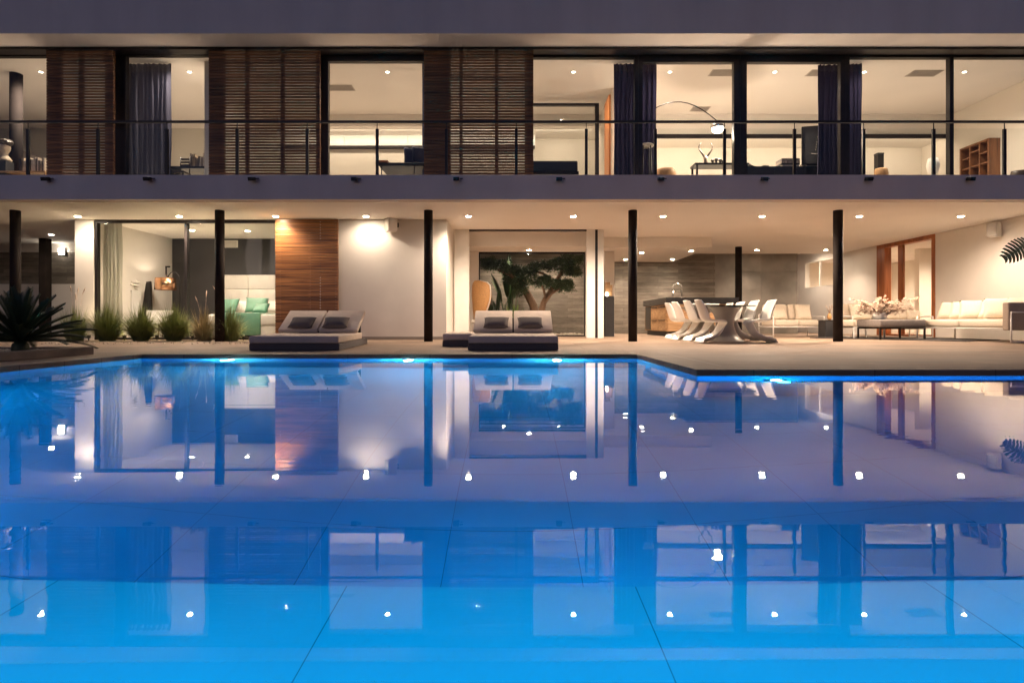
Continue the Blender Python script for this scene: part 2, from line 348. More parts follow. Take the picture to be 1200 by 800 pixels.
tag(box('pool_floor', 'pooltile', None, E_LEFT - .3, 13.3, NB - .3, E_FAR + .3, -1.7, -1.5), kind='structure')
LEDGE, LD = 1.305, -.20
tag(box('pool_ledge', 'ledgetile', None, E_LEFT - .02, 13.02, NB - .02, LEDGE, -1.497, LD), kind='structure')
mb = MB(); zt = -.032; o_ = .02
mb.box(E_LEFT - .3, E_LEFT - o_, NB - .3, E_FAR + .3, -1.498, zt)
mb.box(E_LEFT - o_ + .0005, E_JOG + .3, E_FAR + o_, E_FAR + .3, -1.498, zt)
mb.box(E_JOG + o_, E_JOG + .3, E_NEAR + .3, E_FAR + o_ - .0005, -1.498, zt)
mb.box(E_JOG + o_, 13.3, E_NEAR + o_, E_NEAR + .2995, -1.498, zt)
mb.box(13 + o_, 13.3, NB - .3, E_NEAR + o_ - .0005, -1.498, zt)
mb.box(E_LEFT - o_ + .0005, 13 + o_ - .0005, NB - .3, NB - .02, -1.498, zt)
tag(mb.build('pool_wall', 'poolwall'), kind='structure')
mb = MB()
mb.prism([(E_LEFT - .1, NB - .1), (13.1, NB - .1), (13.1, E_NEAR + .1), (E_JOG + .1, E_NEAR + .1), (E_JOG + .1, E_FAR + .1), (E_LEFT - .1, E_FAR + .1)], -1.55, 0)
tag(mb.build('water', 'water'), kind='structure')

POOLC = (.012, .58, 1.0); STRIP = 1040
def pool_light(label, x, y, z, nx, ny, power, lens=True):
    t = thing('pool_light', label, 'pool light', (x, y, z), group='underwater lamps in the pool walls')
    rz = math.atan2(ny, nx)
    m1 = MB(); m1.lathe([(.10, 0), (.12, .004), (.115, .02), (.085, .022), (.085, .012)], seg=24)
    r = m1.build('ring', 'steel', t); r.rotation_euler = (0, R(90), rz)
    m1 = MB(); m1.lathe([(.084, .010), (.0001, .016)], seg=24)
    l = m1.build('lens', 'poollens', t); l.rotation_euler = (0, R(90), rz)
    lamp('POINT', (nx * .16, ny * .16, 0), power, (.30, .78, 1) if y > 8 else POOLC, t, radius=.06)
PP = 46
for x, nm in ((-3.4, 'left'), (.4, 'middle'), (4.2, 'right')):
    pool_light('added unseen lamp on the riser under the shallow ledge, %s one' % nm, x, LEDGE + .002, -.75, 0, 1, 19)  # added lamps, hidden by the ledge, that even out the deep floor
t = thing('added_pool_strip', 'added unseen underwater light strip in the near end wall behind the shallow ledge', 'pool light', (3.7, NB - .018, -.05))  # added behind the camera to brighten the shallow ledge
box('housing', 'steel', t, -9.1, 9.1, -.001, .02, -.045, .045); box('lens', 'strip', t, -9.05, 9.05, .0205, .026, -.03, .03)
lamp('AREA', (0, .04, 0), STRIP, POOLC, t, size=18, size_y=.06, rot=(R(90 - 12), 0, 0))
pool_light('glowing pool lamp in the far wall below the wooden shutter side lounger', PX(270, E_FAR), E_FAR + .018, -.27, 0, -1, PP)
pool_light('glowing pool lamp in the far wall between the two front sun loungers', PX(480, E_FAR), E_FAR + .018, -.27, 0, -1, PP)
pool_light('glowing pool lamp in the far wall right of the central sun lounger', PX(652, E_FAR), E_FAR + .018, -.27, 0, -1, PP)
pool_light('glowing pool lamp under the near edge of the dining terrace', PX(910, E_NEAR), E_NEAR + .018, -.40, 0, -1, PP * .12)
pool_light('added unseen pool lamp in the wall beyond the right edge of the view', 9.0, E_NEAR + .018, -.40, 0, -1, PP * .6)  # added out of view to light the pool
pool_light('added unseen lamp in the left pool wall beside the planter, farther one', E_LEFT - .018, 4.6, -.35, 1, 0, PP)
pool_light('added unseen lamp in the left pool wall beside the planter, nearer one', E_LEFT - .018, 2.0, -.35, 1, 0, PP)  # both left wall lamps are added out of view for more light

# ------------------------------------------------------------------ house
house = thing('house', 'two storey flat roofed modern house with lit glass fronts behind the pool', 'house', (0, YW, DK))
HY, HZ = YW, DK
def hb(name, m, *b, parent=None, label=None, mb=None):
    """house part given in world coordinates"""
    g = mb or MB()
    if b: g.box(*b)
    bmesh.ops.translate(g.bm, vec=(0, -HY, -HZ), verts=g.bm.verts)
    o = g.build(name, m, parent or house)
    if label: o['label'] = label
    return o
g = MB(); g.box(-22, 22, YF, 18.72, CE, FT); g.box(11.3, 22, 18.7205, 22, CE, FT); g.box(9.79, 11.2995, 18.7205, 22, 3.2, FT)
hb('balcony_slab', 'fascia', mb=g)
hb('porch_ceiling', 'ceiling', -21.9, 21.9, YF + .12, 18.69, CE - .012, CE - .0005)
hb('roof', 'fascia', -22, 22, 11.6, 18.4, SOF, 8.4)
hb('upper_ceiling', 'ceiling', -21.9, 21.9, YW + .16, 18.0, UC, SOF - .002)
hb('upper_wall', 'roomwall', -21.9, 21.9, 17.2, 17.4, FT + .001, UC - .001)
hb('upper_wall', 'roomwall', 12.9, 13.1, YW + .9, 17.199, FT + .001, UC - .001)
hb('upper_wall', 'roomwall', PX(250, 13) - .06, PX(250, 13) + .06, YW + .3, 17.199, FT + .001, UC - .001)
hb('upper_wall', 'roomwall', PX(716, 14.4), PX(716, 14.4) + .12, 14.2, 17.199, FT + .001, UC - .001)
hb('upper_floor', 'palefloor', -21.9, 21.9, YW + .121, 17.199, FT + .0005, FT + .004)
hb('ceiling_beam', 'ceiling', -6.9, PX(716, 14.4) - .001, 16.0, 17.199, 6.28, UC - .001)
hb('ceiling_beam', 'ceiling', PX(716, 14.4) + .121, 12.899, 16.0, 17.199, 6.02, UC - .001)
g = MB(); g.box(2.9, 12.8, 15.93, 15.999, 5.90, 6.015)
hb('curtain_track', 'metal', mb=g)
# lower walls
hb('wall', 'plaster', -9.95, -9.52, YW, 15.4, DK + .001, CE - .013)
hb('wall', 'accent', -9.519, -1.91, 15.3, 15.5, DK + .001, CE - .013, label='charcoal accent wall behind the bed')
hb('wall', 'plaster', PX(396, YW), PX(523, YW) - .30, YW, YW + .2, DK + .001, CE - .013)
hb('wall', 'plaster', PX(523, YW) - .299, PX(523, YW), YW + .002, 15.4, DK + .001, CE - .013)
hb('skirting', 'greybase', PX(396, YW), PX(523, YW), YW - .012, YW - .001, DK + .001, DK + .075)
hb('sliding_panel', 'white', -1.455, PX(550, 13.86), 13.80, 13.86, DK + .001, CE - .013)
g = MB(); g.box(PX(687, 13.86), PX(697, 13.86), 13.80, 13.86, DK + .001, CE - .013); hb('sliding_panel', 'white', mb=g)
hb('door_post', 'metal', PX(697, 13.86) + .001, PX(700, 13.86), 13.79, 13.88, DK + .001, CE - .013)
hb('sliding_panel', 'white', PX(700, 13.86) + .001, PX(707, 13.86), 13.80, 13.86, DK + .001, CE - .013)
hb('door_track', 'metal', PX(550, 13.86) + .001, PX(687, 13.86) - .001, 13.78, 13.87, CE - .05, CE - .013)
hb('ceiling_bulkhead', 'ceiling', -1.455, 2.3, 14.2, 15.4, 2.5, CE - .013)
hb('wall', 'plaster', -1.455, -.93, 15.12, 15.40, DK + .001, 2.499)
hb('wall', 'plaster', 2.05, 2.3, 15.12, 15.40, DK + .001, 2.499)
g = MB(); x0, x1, z0, z1 = -.929, 2.049, DK + .001, 2.499
g.box(x0, x1, 15.3, 15.36, z1 - .05, z1); g.box(x0, x1, 15.3, 15.36, z0, z0 + .04); g.box(x0, x0 + .03, 15.3, 15.36, z0 + .041, z1 - .051); g.box(x1 - .03, x1, 15.3, 15.36, z0 + .041, z1 - .051)
wf = hb('courtyard_window', 'metal', mb=g)
hb('pane', 'glass', x0 + .03, x1 - .03, 15.325, 15.335, z0 + .04, z1 - .05, parent=wf)
hb('wall', 'plaster', PX(706, 15.9), PX(720, 15.9), 15.9, 16.1, DK + .001, CE - .013)
g = MB(); g.box(-1.9, PX(838, YB), YB, YB + .22, DK + .001, CE - .001)
hb('concrete_wall', 'concrete', mb=g)
g = MB()
xx = [PX(838, YB), PX(893, YB), 9.79]
zz = [DK + .001, .95, 1.62, 2.25, CE - .001]
for i in range(2):
    for k in range(4): g.box(xx[i] + .005, xx[i + 1] - .005, YB + .01, YB + .2, zz[k] + .008, zz[k + 1] - .008)
g.box(PX(838, YB) + .001, 9.785, YB + .03, YB + .19, DK + .002, CE - .02)
hb('concrete_panel', 'concretepanel', mb=g)
hb('ceiling_bulkhead', 'ceiling', 2.54, 5.5, 15.04, YB - .002, 2.59, CE - .013)
# right wall with sliding door and window
XR = 11.2; D0, D1 = 14.45, 16.75; W0, W1, WZ0, WZ1 = 18.55, 20.9, 1.81, 2.78
hb('wall', 'plaster', XR, XR + .2, 9.6, D0, DK + .001, CE - .013)
hb('wall', 'plaster', XR, XR + .2, D1, W0, DK + .001, CE - .013)
hb('wall', 'plaster', XR, XR + .2, W0 + .001, W1 - .001, DK + .001, WZ0)
hb('wall', 'plaster', XR, XR + .2, W0 + .001, W1 - .001, WZ1, 3.19)
hb('wall', 'plaster', XR, XR + .2, W1, 22, DK + .001, 3.19)
hb('wall', 'plaster', 9.6, XR - .001, 21.5, 21.7, DK + .001, 3.19)
hb('wall', 'roomwall', 15.2, 15.4, 12, 22, DK + .001, CE - .001)
hb('wall', 'roomwall', XR + .201, 15.199, 12.0, 12.2, DK + .001, CE - .001)
hb('wall', 'roomwall', XR + .201, 15.199, 21.8, 22, DK + .001, CE - .001)
hb('wall', 'roomwall', 12.9, 15.199, 17.3, 17.5, DK + .001, CE - .001)
g = MB(); zt = CE - .014; q = .11
g.box(XR - .02, XR + .18, D0 + .001, D0 + q, DK + .06, zt - q); g.box(XR - .02, XR + .18, D1 - .36, D1 - .001, DK + .06, zt - q); g.box(XR - .02, XR + .18, D0 + .001, D1 - .001, zt - q + .001, zt); g.box(XR - .02, XR + .18, D0 + .001, D1 - .001, DK + .001, DK + .059)
dr = hb('door', 'doorwood', mb=g)
g = MB(); ym = PX(1, 1); g.box(XR + .05, XR + .11, 15.72, 15.92, DK + .061, zt - q - .001); g.box(XR + .05, XR + .11, D0 + q + .001, D0 + q + .05, DK + .061, zt - q - .001)
hb('door_leaf', 'doorwood', mb=g, parent=dr)
hb('pane', 'glass', XR + .075, XR + .085, D0 + q + .051, 15.719, DK + .062, zt - q - .002, parent=dr)
g = MB(); g.box(XR - .01, XR + .15, W0 + .002, W0 + .05, WZ0 + .03, WZ1 - .03); g.box(XR - .01, XR + .15, W1 - .05, W1 - .002, WZ0 + .03, WZ1 - .03); g.box(XR - .01, XR + .15, W0 + .002, W1 - .002, WZ0 + .001, WZ0 + .029); g.box(XR - .01, XR + .15, W0 + .002, W1 - .002, WZ1 - .029, WZ1 - .001); g.box(XR + .02, XR + .08, 19.9, 19.95, WZ0 + .03, WZ1 - .03)
wr = hb('window', 'white', mb=g)
hb('pane', 'glass', XR + .06, XR + .066, W0 + .05, W1 - .05, WZ0 + .03, WZ1 - .03, parent=wr)
# carport on the far left
hb('wall', 'plaster', -21.9, -9.951, 16.3, 16.5, 2.62, CE - .013)
hb('concrete_wall', 'concrete', -21.9, -9.951, 16.32, 16.5, 1.66, 2.619)
hb('wall', 'plaster', -21.9, -9.951, 16.1, 16.5, DK + .001, 1.659)
hb('column', 'column', PX(49, 15.3), PX(57, 15.3), 15.2, 15.4, DK + .001, CE - .013)
for px in (18, 257.5, 502, 741.5, 982, 1222 + 12):
    g = MB(); g.lathe([(.092, DK + .001), (.092, CE - .013)], (PX(px, YC), YC, 0), 24)
    hb('column', 'column', mb=g)
g = MB(); g.lathe([(.10, DK + .001), (.10, CE - .013)], (PX(865.5, 17), 17, 0), 20); hb('column', 'column', mb=g)

# upper windows: frame (part) with a pane (sub-part)
def upper_window(p0, p1, top_px, side_l, side_r, mull=(), y=YW):
    x0, x1 = PX(p0, y), PX(p1, y); zt, zb = SOF - .003, FT + .001; zz = PZ(top_px, y)
    g = MB(); g.box(x0, x1, y, y + .12, zz, zt); g.box(x0, x1, y, y + .12, zb, zb + .06)
    g.box(x0, PX(p0 + side_l, y), y, y + .12, zb + .061, zz - .001); g.box(PX(p1 - side_r, y), x1, y, y + .12, zb + .061, zz - .001)
    for a, b in mull: g.box(PX(a, y), PX(b, y), y + .01, y + .11, zb + .061, zz - .001)
    f = hb('window', 'metal', mb=g)
    hb('pane', 'glass', PX(p0 + side_l, y), PX(p1 - side_r, y), y + .05, y + .056, zb + .06, zz, parent=f)
upper_window(-70, 133, 66, 6, 10)
upper_window(133.2, 250, 65, 14, 4)
upper_window(374.5, 504, 72, 10, 6)
upper_window(615, 747.8, 67.5, 6, 4)
upper_window(748, 867.6, 73, 20 - 18 + 3, 7.5)
upper_window(867.8, 991, 73, 7.5, 6)
upper_window(991.2, 1115.4, 67.5, 4.5, 2.2)
upper_window(1115.6, 1262, 67.5, 2.2, 6)
g = MB(); g.box(-21.9, 21.9, YW - .28, YW - .03, SOF - .06, SOF - .001); hb('shutter_track', 'metal', mb=g)
g = MB(); g.lathe([(.13, FT + .001), (.13, UC - .001)], (PX(19, 13.4), 13.4, 0), 20); hb('column', 'column', mb=g)

# louvred shutters: frame (part) + louvre panel (sub-part)
def shutter(p0, p1, y, z0, z1, pitch, stiles, m, closed=(), blade=.75, th=.014, depth=.055):
    x0, x1 = PX(p0, y), PX(p1, y)
    g = MB()
    for a, b in stiles: g.box(PX(a, y), PX(b, y), y + .012, y + .052, z0 + .001, z1 - .001)
    f = hb('shutter', m, mb=g)
    g = MB(); n = int((z1 - z0) / pitch)
    for i in range(n):
        zc = z0 + (i + .5) * (z1 - z0) / n
        h = blade * pitch + random.uniform(-.04, .04) * pitch
        for ca, cb in ((x0, x1),):
            g.box(ca, cb, y - .018, y + .011, zc - h / 2, zc + h / 2)
    for a, b, za, zb in closed:
        k = int((zb - za) / pitch)
        for i in range(k + 1):
            zc = za + i * pitch
            g.box(PX(a, y), PX(b, y), y + .012, y + .022, zc - pitch * .35, zc + pitch * .35)
    hb('louvre_panel', m, mb=g, parent=f)
YS = 12.2; US0, US1 = FT + .02, SOF - .065
shutter(55, 133, YS, US0, US1, .062, ((55, 72), (91.5, 97), (128, 133)), 'teakshaded')
shutter(245, 375, YS, US0, US1, .062, ((245, 263), (287, 291.5), (328.5, 333), (370, 375)), 'teakshaded')
shutter(497, 625, YS, US0, US1, .062, ((497, 528), (538.5, 542), (580, 584), (621, 625)), 'teakshaded')
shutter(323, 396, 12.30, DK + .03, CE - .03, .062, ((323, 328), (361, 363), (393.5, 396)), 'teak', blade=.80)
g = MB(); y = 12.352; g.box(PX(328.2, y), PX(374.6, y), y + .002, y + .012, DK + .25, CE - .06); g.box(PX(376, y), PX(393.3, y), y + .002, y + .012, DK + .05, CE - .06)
hb('shutter_backing', 'teakshaded', mb=g)

# bedroom window
y = YW
g = MB(); za, zb = DK + .001, CE - .014
g.box(PX(108, y) + .03, PX(323, y), y + .02, y + .12, zb - .07, zb); g.box(PX(108, y) + .03, PX(323, y), y + .02, y + .12, za, za + .05)
g.box(PX(110, y), PX(113, y), y + .02, y + .12, za + .051, zb - .071); g.box(PX(215.5, y), PX(218.5, y), y + .02, y + .12, za + .051, zb - .071)
bw = hb('bedroom_window', 'metal', mb=g)
hb('pane', 'glass', PX(113, y), PX(215.5, y), y + .06, y + .066, za + .05, zb - .07, parent=bw)
hb('pane', 'glass', PX(218.5, y), PX(345, y), y + .075, y + .081, za + .05, zb - .07, parent=bw)

# glazed partition upstairs
y = 14.8; g = MB()
za, zb = FT + .002, PZ(121, y); x0, x1 = PX(618, y), PX(702, y)
g.box(x0, x1, y, y + .1, zb - .06, zb); g.box(x1 - .1, x1, y, y + .1, za, zb - .061); g.box(x0, x0 + .1, y, y + .1, za, zb - .061)
pt = hb('glazed_partition', 'metal', mb=g)
hb('pane', 'glass', x0 + .1, x1 - .1, y + .045, y + .052, za, zb - .06, parent=pt)
g = MB(); g.box(PX(713, 13.6), PX(713, 13.6) + .05, 13.55, 14.19, FT + .002, PZ(112, 13.6)); hb('door', 'orangewood', mb=g, label='orange wooden door standing ajar upstairs')

# balcony railing
YR = 10.6; zr = PZ(143, YR)
g = MB(); g.box(-14, 14, YR - .025, YR + .025, zr - .02, zr + .02)
rail = hb('balcony_railing', 'metal', mb=g)
posts = [33, 115, 195.5, 278, 360, 442, 523, 605, 687, 768, 849, 931, 1012, 1094, 1177]
for px in posts + [-49, 1259]:
    x = PX(px, YR); g = MB(); g.box(x - .027, x + .027, YR - .02, YR + .02, FT + .001, zr - .14); g.box(x - .006, x + .006, YR - .006, YR + .006, zr - .139, zr - .021)
    hb('post', 'metal', mb=g, parent=rail)
pp = [-49] + posts + [1259]
for a, b in zip(pp, pp[1:]):
    hb('glass_panel', 'railglass', PX(a, YR) + .045, PX(b, YR) - .045, YR - .005, YR + .005, FT + .03, zr - .13, parent=rail)

# ------------------------------------------------------------------ lamps of the place, and some added
def ring_mesh(r):
    g = MB(); g.lathe([(r * .72, -.002), (r, -.008), (r * 1.02, -.001), (r * 1.02, 0)], seg=24); return g.mesh('trim', 'white')
def lens_mesh(r, m):
    g = MB(); g.lathe([(r * .72, -.004), (.0001, -.006)], seg=20); return g.mesh('lens', m)
RM, LM, LU = ring_mesh(.075), lens_mesh(.075, 'lens'), lens_mesh(.055, 'lens_up')
def downlight(label, px, Y, z, power, group, lens=LM, angle=120, col=WARM, blend=.9):
    t = thing('downlight', label, 'downlight', (PX(px, Y), Y, z), group=group)
    obj('trim', RM, t); obj('lens', lens, t)
    lamp('SPOT', (0, 0, -.02), power, col, t, blend=blend, angle=angle, radius=.05)
    return t
ZC = CE - .0125
G1, G2, G3 = 'downlights along the front of the porch ceiling', 'downlights deep under the porch', 'downlights in the upper floor ceiling'
P1 = 103
for px, lb in ((91, 'porch downlight over the white wall end beside the carport'), (210, 'porch downlight above the copper arc lamp window'),
               (323, 'porch downlight at the left edge of the lower wooden shutter'), (429, 'porch downlight that throws a bright scallop on the blank white wall'),
               (549, 'porch downlight above the white panel left of the courtyard opening'), (672, 'porch downlight above the right half of the courtyard opening'),
               (777, 'porch downlight just right of the dark column by the kitchen'), (893, 'porch downlight directly over the dining table'),
               (1007, 'porch downlight right of the dark column by the coffee table'), (1126, 'porch downlight beside the speaker on the right wall')):
    downlight(lb, px, 12.07, ZC, P1 * {429: .11, 323: .42, 91: .17, 549: .8, 1126: .6, 210: .75, 777: 1.35, 893: 1.5, 1007: 1.35}.get(px, 1), G1, angle={429: 165, 323: 140, 91: 135, 549: 150}.get(px, 158), blend=.7)
downlight('small downlight in the bulkhead above the bonsai', 620, 14.9, 2.499, 45, G2)
for px, Y, z, lb in ((887, 17.7, ZC, 'far downlight beside the slim column at the concrete wall'), (968, 17.7, ZC, 'far downlight by the small window in the corner'),
                     (752, 16.2, 2.589, 'kitchen bulkhead downlight nearest to the dark column on its right'), (810, 15.75, 2.589, 'kitchen bulkhead downlight nearest to its slanted end'),
                     (733, 17.95, 2.589, 'kitchen bulkhead downlight left of the dark column, by the wall'), (788, 17.9, 2.589, 'kitchen bulkhead downlight near the wall above the tap')):
    downlight(lb, px, Y, z, 58, G2)
P3 = 90; UPC = (1, .82, .65)
for px, lb in ((48, 'upper downlight in the leftmost room beside the dark pillar'), (222, 'upper downlight in the window with the indigo curtain'), (454, 'upper downlight above the lounge chair window'),
               (672, 'upper downlight above the glazed partition'), (785, 'upper downlight left of the arc lamp window vent'), (908, 'upper downlight above the window with the black picture'),
               (1013, 'upper downlight right beside the navy curtains on the right'), (1130, 'upper downlight in the rightmost window above the lattice shelf')):
    downlight(lb, px, 13.3, UC, P3 * (1.3 if px < 300 else .92), G3, LU, angle=150, col=UPC)
for px, Y, lb in ((335, 13.6, 'added unseen downlight behind the second louvred shutter'), (98, 13.6, 'added unseen downlight behind the leftmost louvred shutter'), (560, 13.6, 'added unseen downlight behind the right louvred shutter'), (1190, 16.0, 'upper downlight deep in the room beyond the lattice shelf')):
    downlight(lb, px, Y, UC, P3 * (.5 if px < 600 else .3), G3, LU, angle=150, col=UPC)  # those behind the shutters are added to light the slat gaps
for x0, x1, z, Y in ((-6.8, 2.4, 6.27, 16.3), (2.9, 12.7, 6.01, 16.3)):      # cove strips under the beams
    lamp('AREA', ((x0 + x1) / 2, Y, z), 17, WARM, None, size=x1 - x0, size_y=.08, rot=(R(28), 0, 0))
# bedroom, side room and hall ceiling lights, some added
GB = 'ceiling lights in the side rooms'
for px, Y, lb in ((225, 13.9, 'bedroom ceiling light over the shell chair'), (290, 14.0, 'bedroom ceiling light over the bed')):
    downlight(lb, px, Y, ZC, 27, GB, angle=150)
for x, Y, lb in ((13.0, 15.5, 'ceiling light of the bright room behind the sliding door'), (13.2, 19.8, 'ceiling light of the room behind the corner window')):
    t = downlight(lb, 600, Y, ZC if Y < 18 else CE - .001, 190, GB, angle=160); t.location.x = x
for px, lb in ((590, 'added unseen courtyard downlight above the bonsai at its left'), (655, 'added unseen courtyard downlight above the bonsai at its right')):
    downlight(lb, px, 17.75, ZC, 62, GB, angle=150)  # added pair that brightens the bonsai and the wall behind
t = downlight('carport ceiling light beside the dark post', 60, 14.6, ZC, 14, GB, angle=140)
t = downlight('added unseen downlight above the small corner window', 600, 19.6, 3.199, 45, GB, angle=160); t.location.x = 10.4  # added to brighten the alcove side wall
# wall lamp in the carport
t = thing('wall_lamp', 'small bright box lamp high on the carport wall', 'wall lamp', (PX(64, 16.0), 16.28, PZ(293.5, 16.0)))
box('backplate', 'metal', t, -.09, .09, -.02, .018, -.1, .1); box('lens', 'lamp_white', t, -.07, .07, -.06, -.0205, -.085, .085)
# spike lamps between the grasses
for px, lb in ((104, 'spike lamp in the planting left of the first tall grass'), (146, 'spike lamp between the two leftmost green grasses'), (184, 'spike lamp between the second and third green grasses'), (226, 'spike lamp beside the dry grass'), (285, 'spike lamp at the right end of the grasses')):
    t = thing('spike_lamp', lb, 'garden lamp', (PX(px, 12.08), 12.08, DK), group='spike lamps among the grasses')
    g = MB(); g.lathe([(.012, 0), (.012, .05), (.035, .055), (.04, .12), (.034, .12), (.03, .105)], seg=14); g.build('body', 'blackmatt', t)
    g = MB(); g.lathe([(.03, .107), (.0001, .109)], seg=14); g.build('lens', 'grasslens', t)
    lamp('SPOT', (0, 0, .13), {104: 8, 146: 30, 184: 30}.get(px, 12), (1, .74, .45), t, angle=130, blend=.8, radius=.02, rot=(R(180), 0, 0))
# floodlights under the slab edge
for i, px in enumerate((55, 174, 296, 416, 535, 655, 774, 895, 1017, 1136)):
    where = ['below the leftmost louvred shutter', 'below the indigo curtain', 'below the second louvred shutter', 'below the lounge chair window', 'below the right louvred shutter', 'below the glazed partition window', 'below the arc lamp', 'below the black picture', 'below the right navy curtain', 'below the lattice shelf'][i]
    t = thing('floodlight', 'small black unlit floodlight on the slab edge ' + where, 'floodlight', (PX(px, 10.42), YF - .001, PZ(209, 10.42)), group='black floodlights along the slab edge')
    box('bracket', 'metal', t, -.02, .02, -.03, 0, -.03, .03)
    g = MB(); g.rbox(-.055, .055, -.14, -.031, -.035, .035, .008); o = g.build('head', 'metal', t); o.rotation_euler = (R(14), 0, 0)
    g = MB(); g.box(.06, .12, -.05, -.035, -.012, .006); g.build('cable_box', 'metal', t)

# ceiling vents
for px, py, w_, lb in ((392, 103, 1.0, 'grey ceiling vent in the lounge chair window'), (847, 85.5, .62, 'grey ceiling vent above the arc lamp'), (962, 85.5, .62, 'grey ceiling vent behind the navy curtain'), (1083, 86, .72, 'grey ceiling vent in the window right of the navy curtains'), (791, 161, .5, 'small grey vent far back in the living room')):
    Y = (UC - EYE) * 640 / (377 - py)
    t = thing('ceiling_vent', lb, 'vent', (PX(px, Y), min(Y, 15.6), UC), group='ceiling vents upstairs')
    g = MB(); g.box(-w_ / 2, w_ / 2, -.17, .17, -.012, -.0005); g.build('frame', 'ventmetal', t)
    g = MB()
    for k in range(7): g.box(-w_ / 2 + .03, w_ / 2 - .03, -.15 + k * .045, -.13 + k * .045, -.018, -.0125)
    g.build('grille', 'greybase', t)
t = thing('wall_vent', 'white slotted air vent on the charcoal bedroom wall', 'vent', (PX(270.5, 15.3), 15.299, PZ(286, 15.3)))
box('frame', 'white', t, -.2, .2, -.02, -.0005, -.1, .1)
g = MB()
for k in range(5): g.box(-.17, .17, -.026, -.0205, -.08 + k * .034, -.066 + k * .034)
g.build('grille', 'ventmetal', t)

# speakers
def speaker(label, loc, rz):
    t = thing('wall_speaker', label, 'speaker', loc, rz, 'white outdoor speakers')
    g = MB(); g.rbox(-.11, .11, -.28, -.06, -.17, .17, .035, 3); g.build('cabinet', 'whitemetal', t)
    g = MB(); g.rbox(-.095, .095, -.292, -.275, -.15, .15, .006); g.build('grille', 'ventmetal', t)
    g = MB(); g.box(-.03, .03, -.06, 0, -.05, .05); g.build('bracket', 'metal', t)
speaker('white speaker at the top of the blank wall left of the column', (PX(466, YW - .06), YW - .001, PZ(264, YW)), R(-52))
speaker('white speaker high on the right wall near the monstera leaf', (XR - .001, 12.6, PZ(270, 12.6)), R(-62))

# ------------------------------------------------------------------ curtains
def curtain(label, p0, p1, Y, z0, z1, m, folds, amp=.05, taper=0, group=None):
    x0, x1 = PX(p0, Y), PX(p1, Y); W = x1 - x0
    g = MB(); n = folds * 10; zs = 14; rng = random.Random(p0)
    ph = [rng.uniform(-.5, .5) for _ in range(folds + 2)]
    rows = []
    for j in range(zs + 1):
        t = j / zs; row = []
        for i in range(n + 1):
            u = i / n; k = u * folds
            a = ph[int(k)] * (1 - (k % 1)) + ph[int(k) + 1] * (k % 1)
            xx = x0 + W * (u * (1 - taper * math.sin(t * 3.1) * .3) + .015 * math.sin(k * 2.1 + 4 * t))
            row.append(g.bm.verts.new((xx - (x0 + x1) / 2, amp * (.5 + .5 * t) * math.sin(2 * math.pi * (k + a * .6)) + .012 * math.sin(9 * t + k), z1 - (z1 - z0) * t - z0)))
        rows.append(row)
    for a, b in zip(rows, rows[1:]):
        for i in range(n): g.bm.faces.new((a[i], a[i + 1], b[i + 1], b[i])).smooth = True
    o = g.build('curtain', m, normals=False); o.location = ((x0 + x1) / 2, Y, z0)
    return tag(o, label, 'curtain', group)
GC = 'curtains of the upper windows'
zu0, zu1 = FT + .01, UC - .01
curtain('wide indigo curtain gathered left of the second lit upper window', 147, 201, 12.85, zu0, zu1, 'curtain_dark', 9, group=GC)
curtain('navy curtain at the right end of the partition window', 719, 746, 12.85, zu0, zu1, 'curtain_plum', 5, taper=.3, group=GC)
curtain('navy curtain at the left edge of the arc lamp window', 748, 769, 12.85, zu0, zu1, 'curtain_plum', 4, group=GC)
curtain('navy curtain behind the black picture', 958, 989, 12.9, zu0, zu1, 'curtain_plum', 6, taper=.5, group=GC)
curtain('narrow navy curtain left of the two wide right windows', 991, 1010.5, 12.85, zu0, zu1, 'curtain_plum', 4, group=GC)
curtain('narrow indigo curtain edge beside the right louvred shutter', 494.5, 506, 12.75, zu0, zu1, 'curtain_dark', 2, .03, group=GC)
curtain('grey sheer curtain at the left of the bedroom window', 114, 142, 12.75, DK + .01, CE - .02, 'curtain_grey', 6)

# ------------------------------------------------------------------ soft goods helpers
def pillow_mesh(w, h, t, m, name='pillow', seed=0):
    g = MB(); n = 12; rng = random.Random(seed); top = {}
    def P(i, j, s):
        u, v = -1 + 2 * i / n, -1 + 2 * j / n
        e = max(0, (1 - u ** 4) * (1 - v ** 4)) ** .55
        pin = 1 - .07 * (1 - abs(u) ** 2) * abs(v) ** 3; pin2 = 1 - .07 * (1 - abs(v) ** 2) * abs(u) ** 3
        wob = .06 * math.sin(3 * u + seed) * math.cos(2.3 * v + seed)
        return (u * w / 2 * pin2, s * t / 2 * e * (1 + wob), v * h / 2 * pin)
    for s in (-1, 1):
        for i in range(n + 1):
            for j in range(n + 1):
                edge = i in (0, n) or j in (0, n)
                if edge and s == 1: top[(s, i, j)] = top[(-1, i, j)]
                else: top[(s, i, j)] = g.bm.verts.new(P(i, j, s))
        for i in range(n):
            for j in range(n):
                f = g.bm.faces.new([top[(s, *k)] for k in ((i, j), (i + 1, j), (i + 1, j + 1), (i, j + 1))]); f.smooth = True
    return g.mesh(name, m)
def pillow(label, loc, w, h, t, m, rx=-.3, rz=0, ry=0, group=None, name='throw_pillow', seed=0):
    o = obj(name, pillow_mesh(w, h, t, m, name, seed)); o.location = loc; o.rotation_euler = (rx, ry, rz)
    return tag(o, label, 'pillow', group)
def cushion(g, x0, x1, y0, y1, z0, z1, r=.05, mtx=None): g.rbox(x0, x1, y0, y1, z0, z1, r, 4, mtx)
def smooth(o):
    for p in o.data.polygons: p.use_smooth = True
    return o

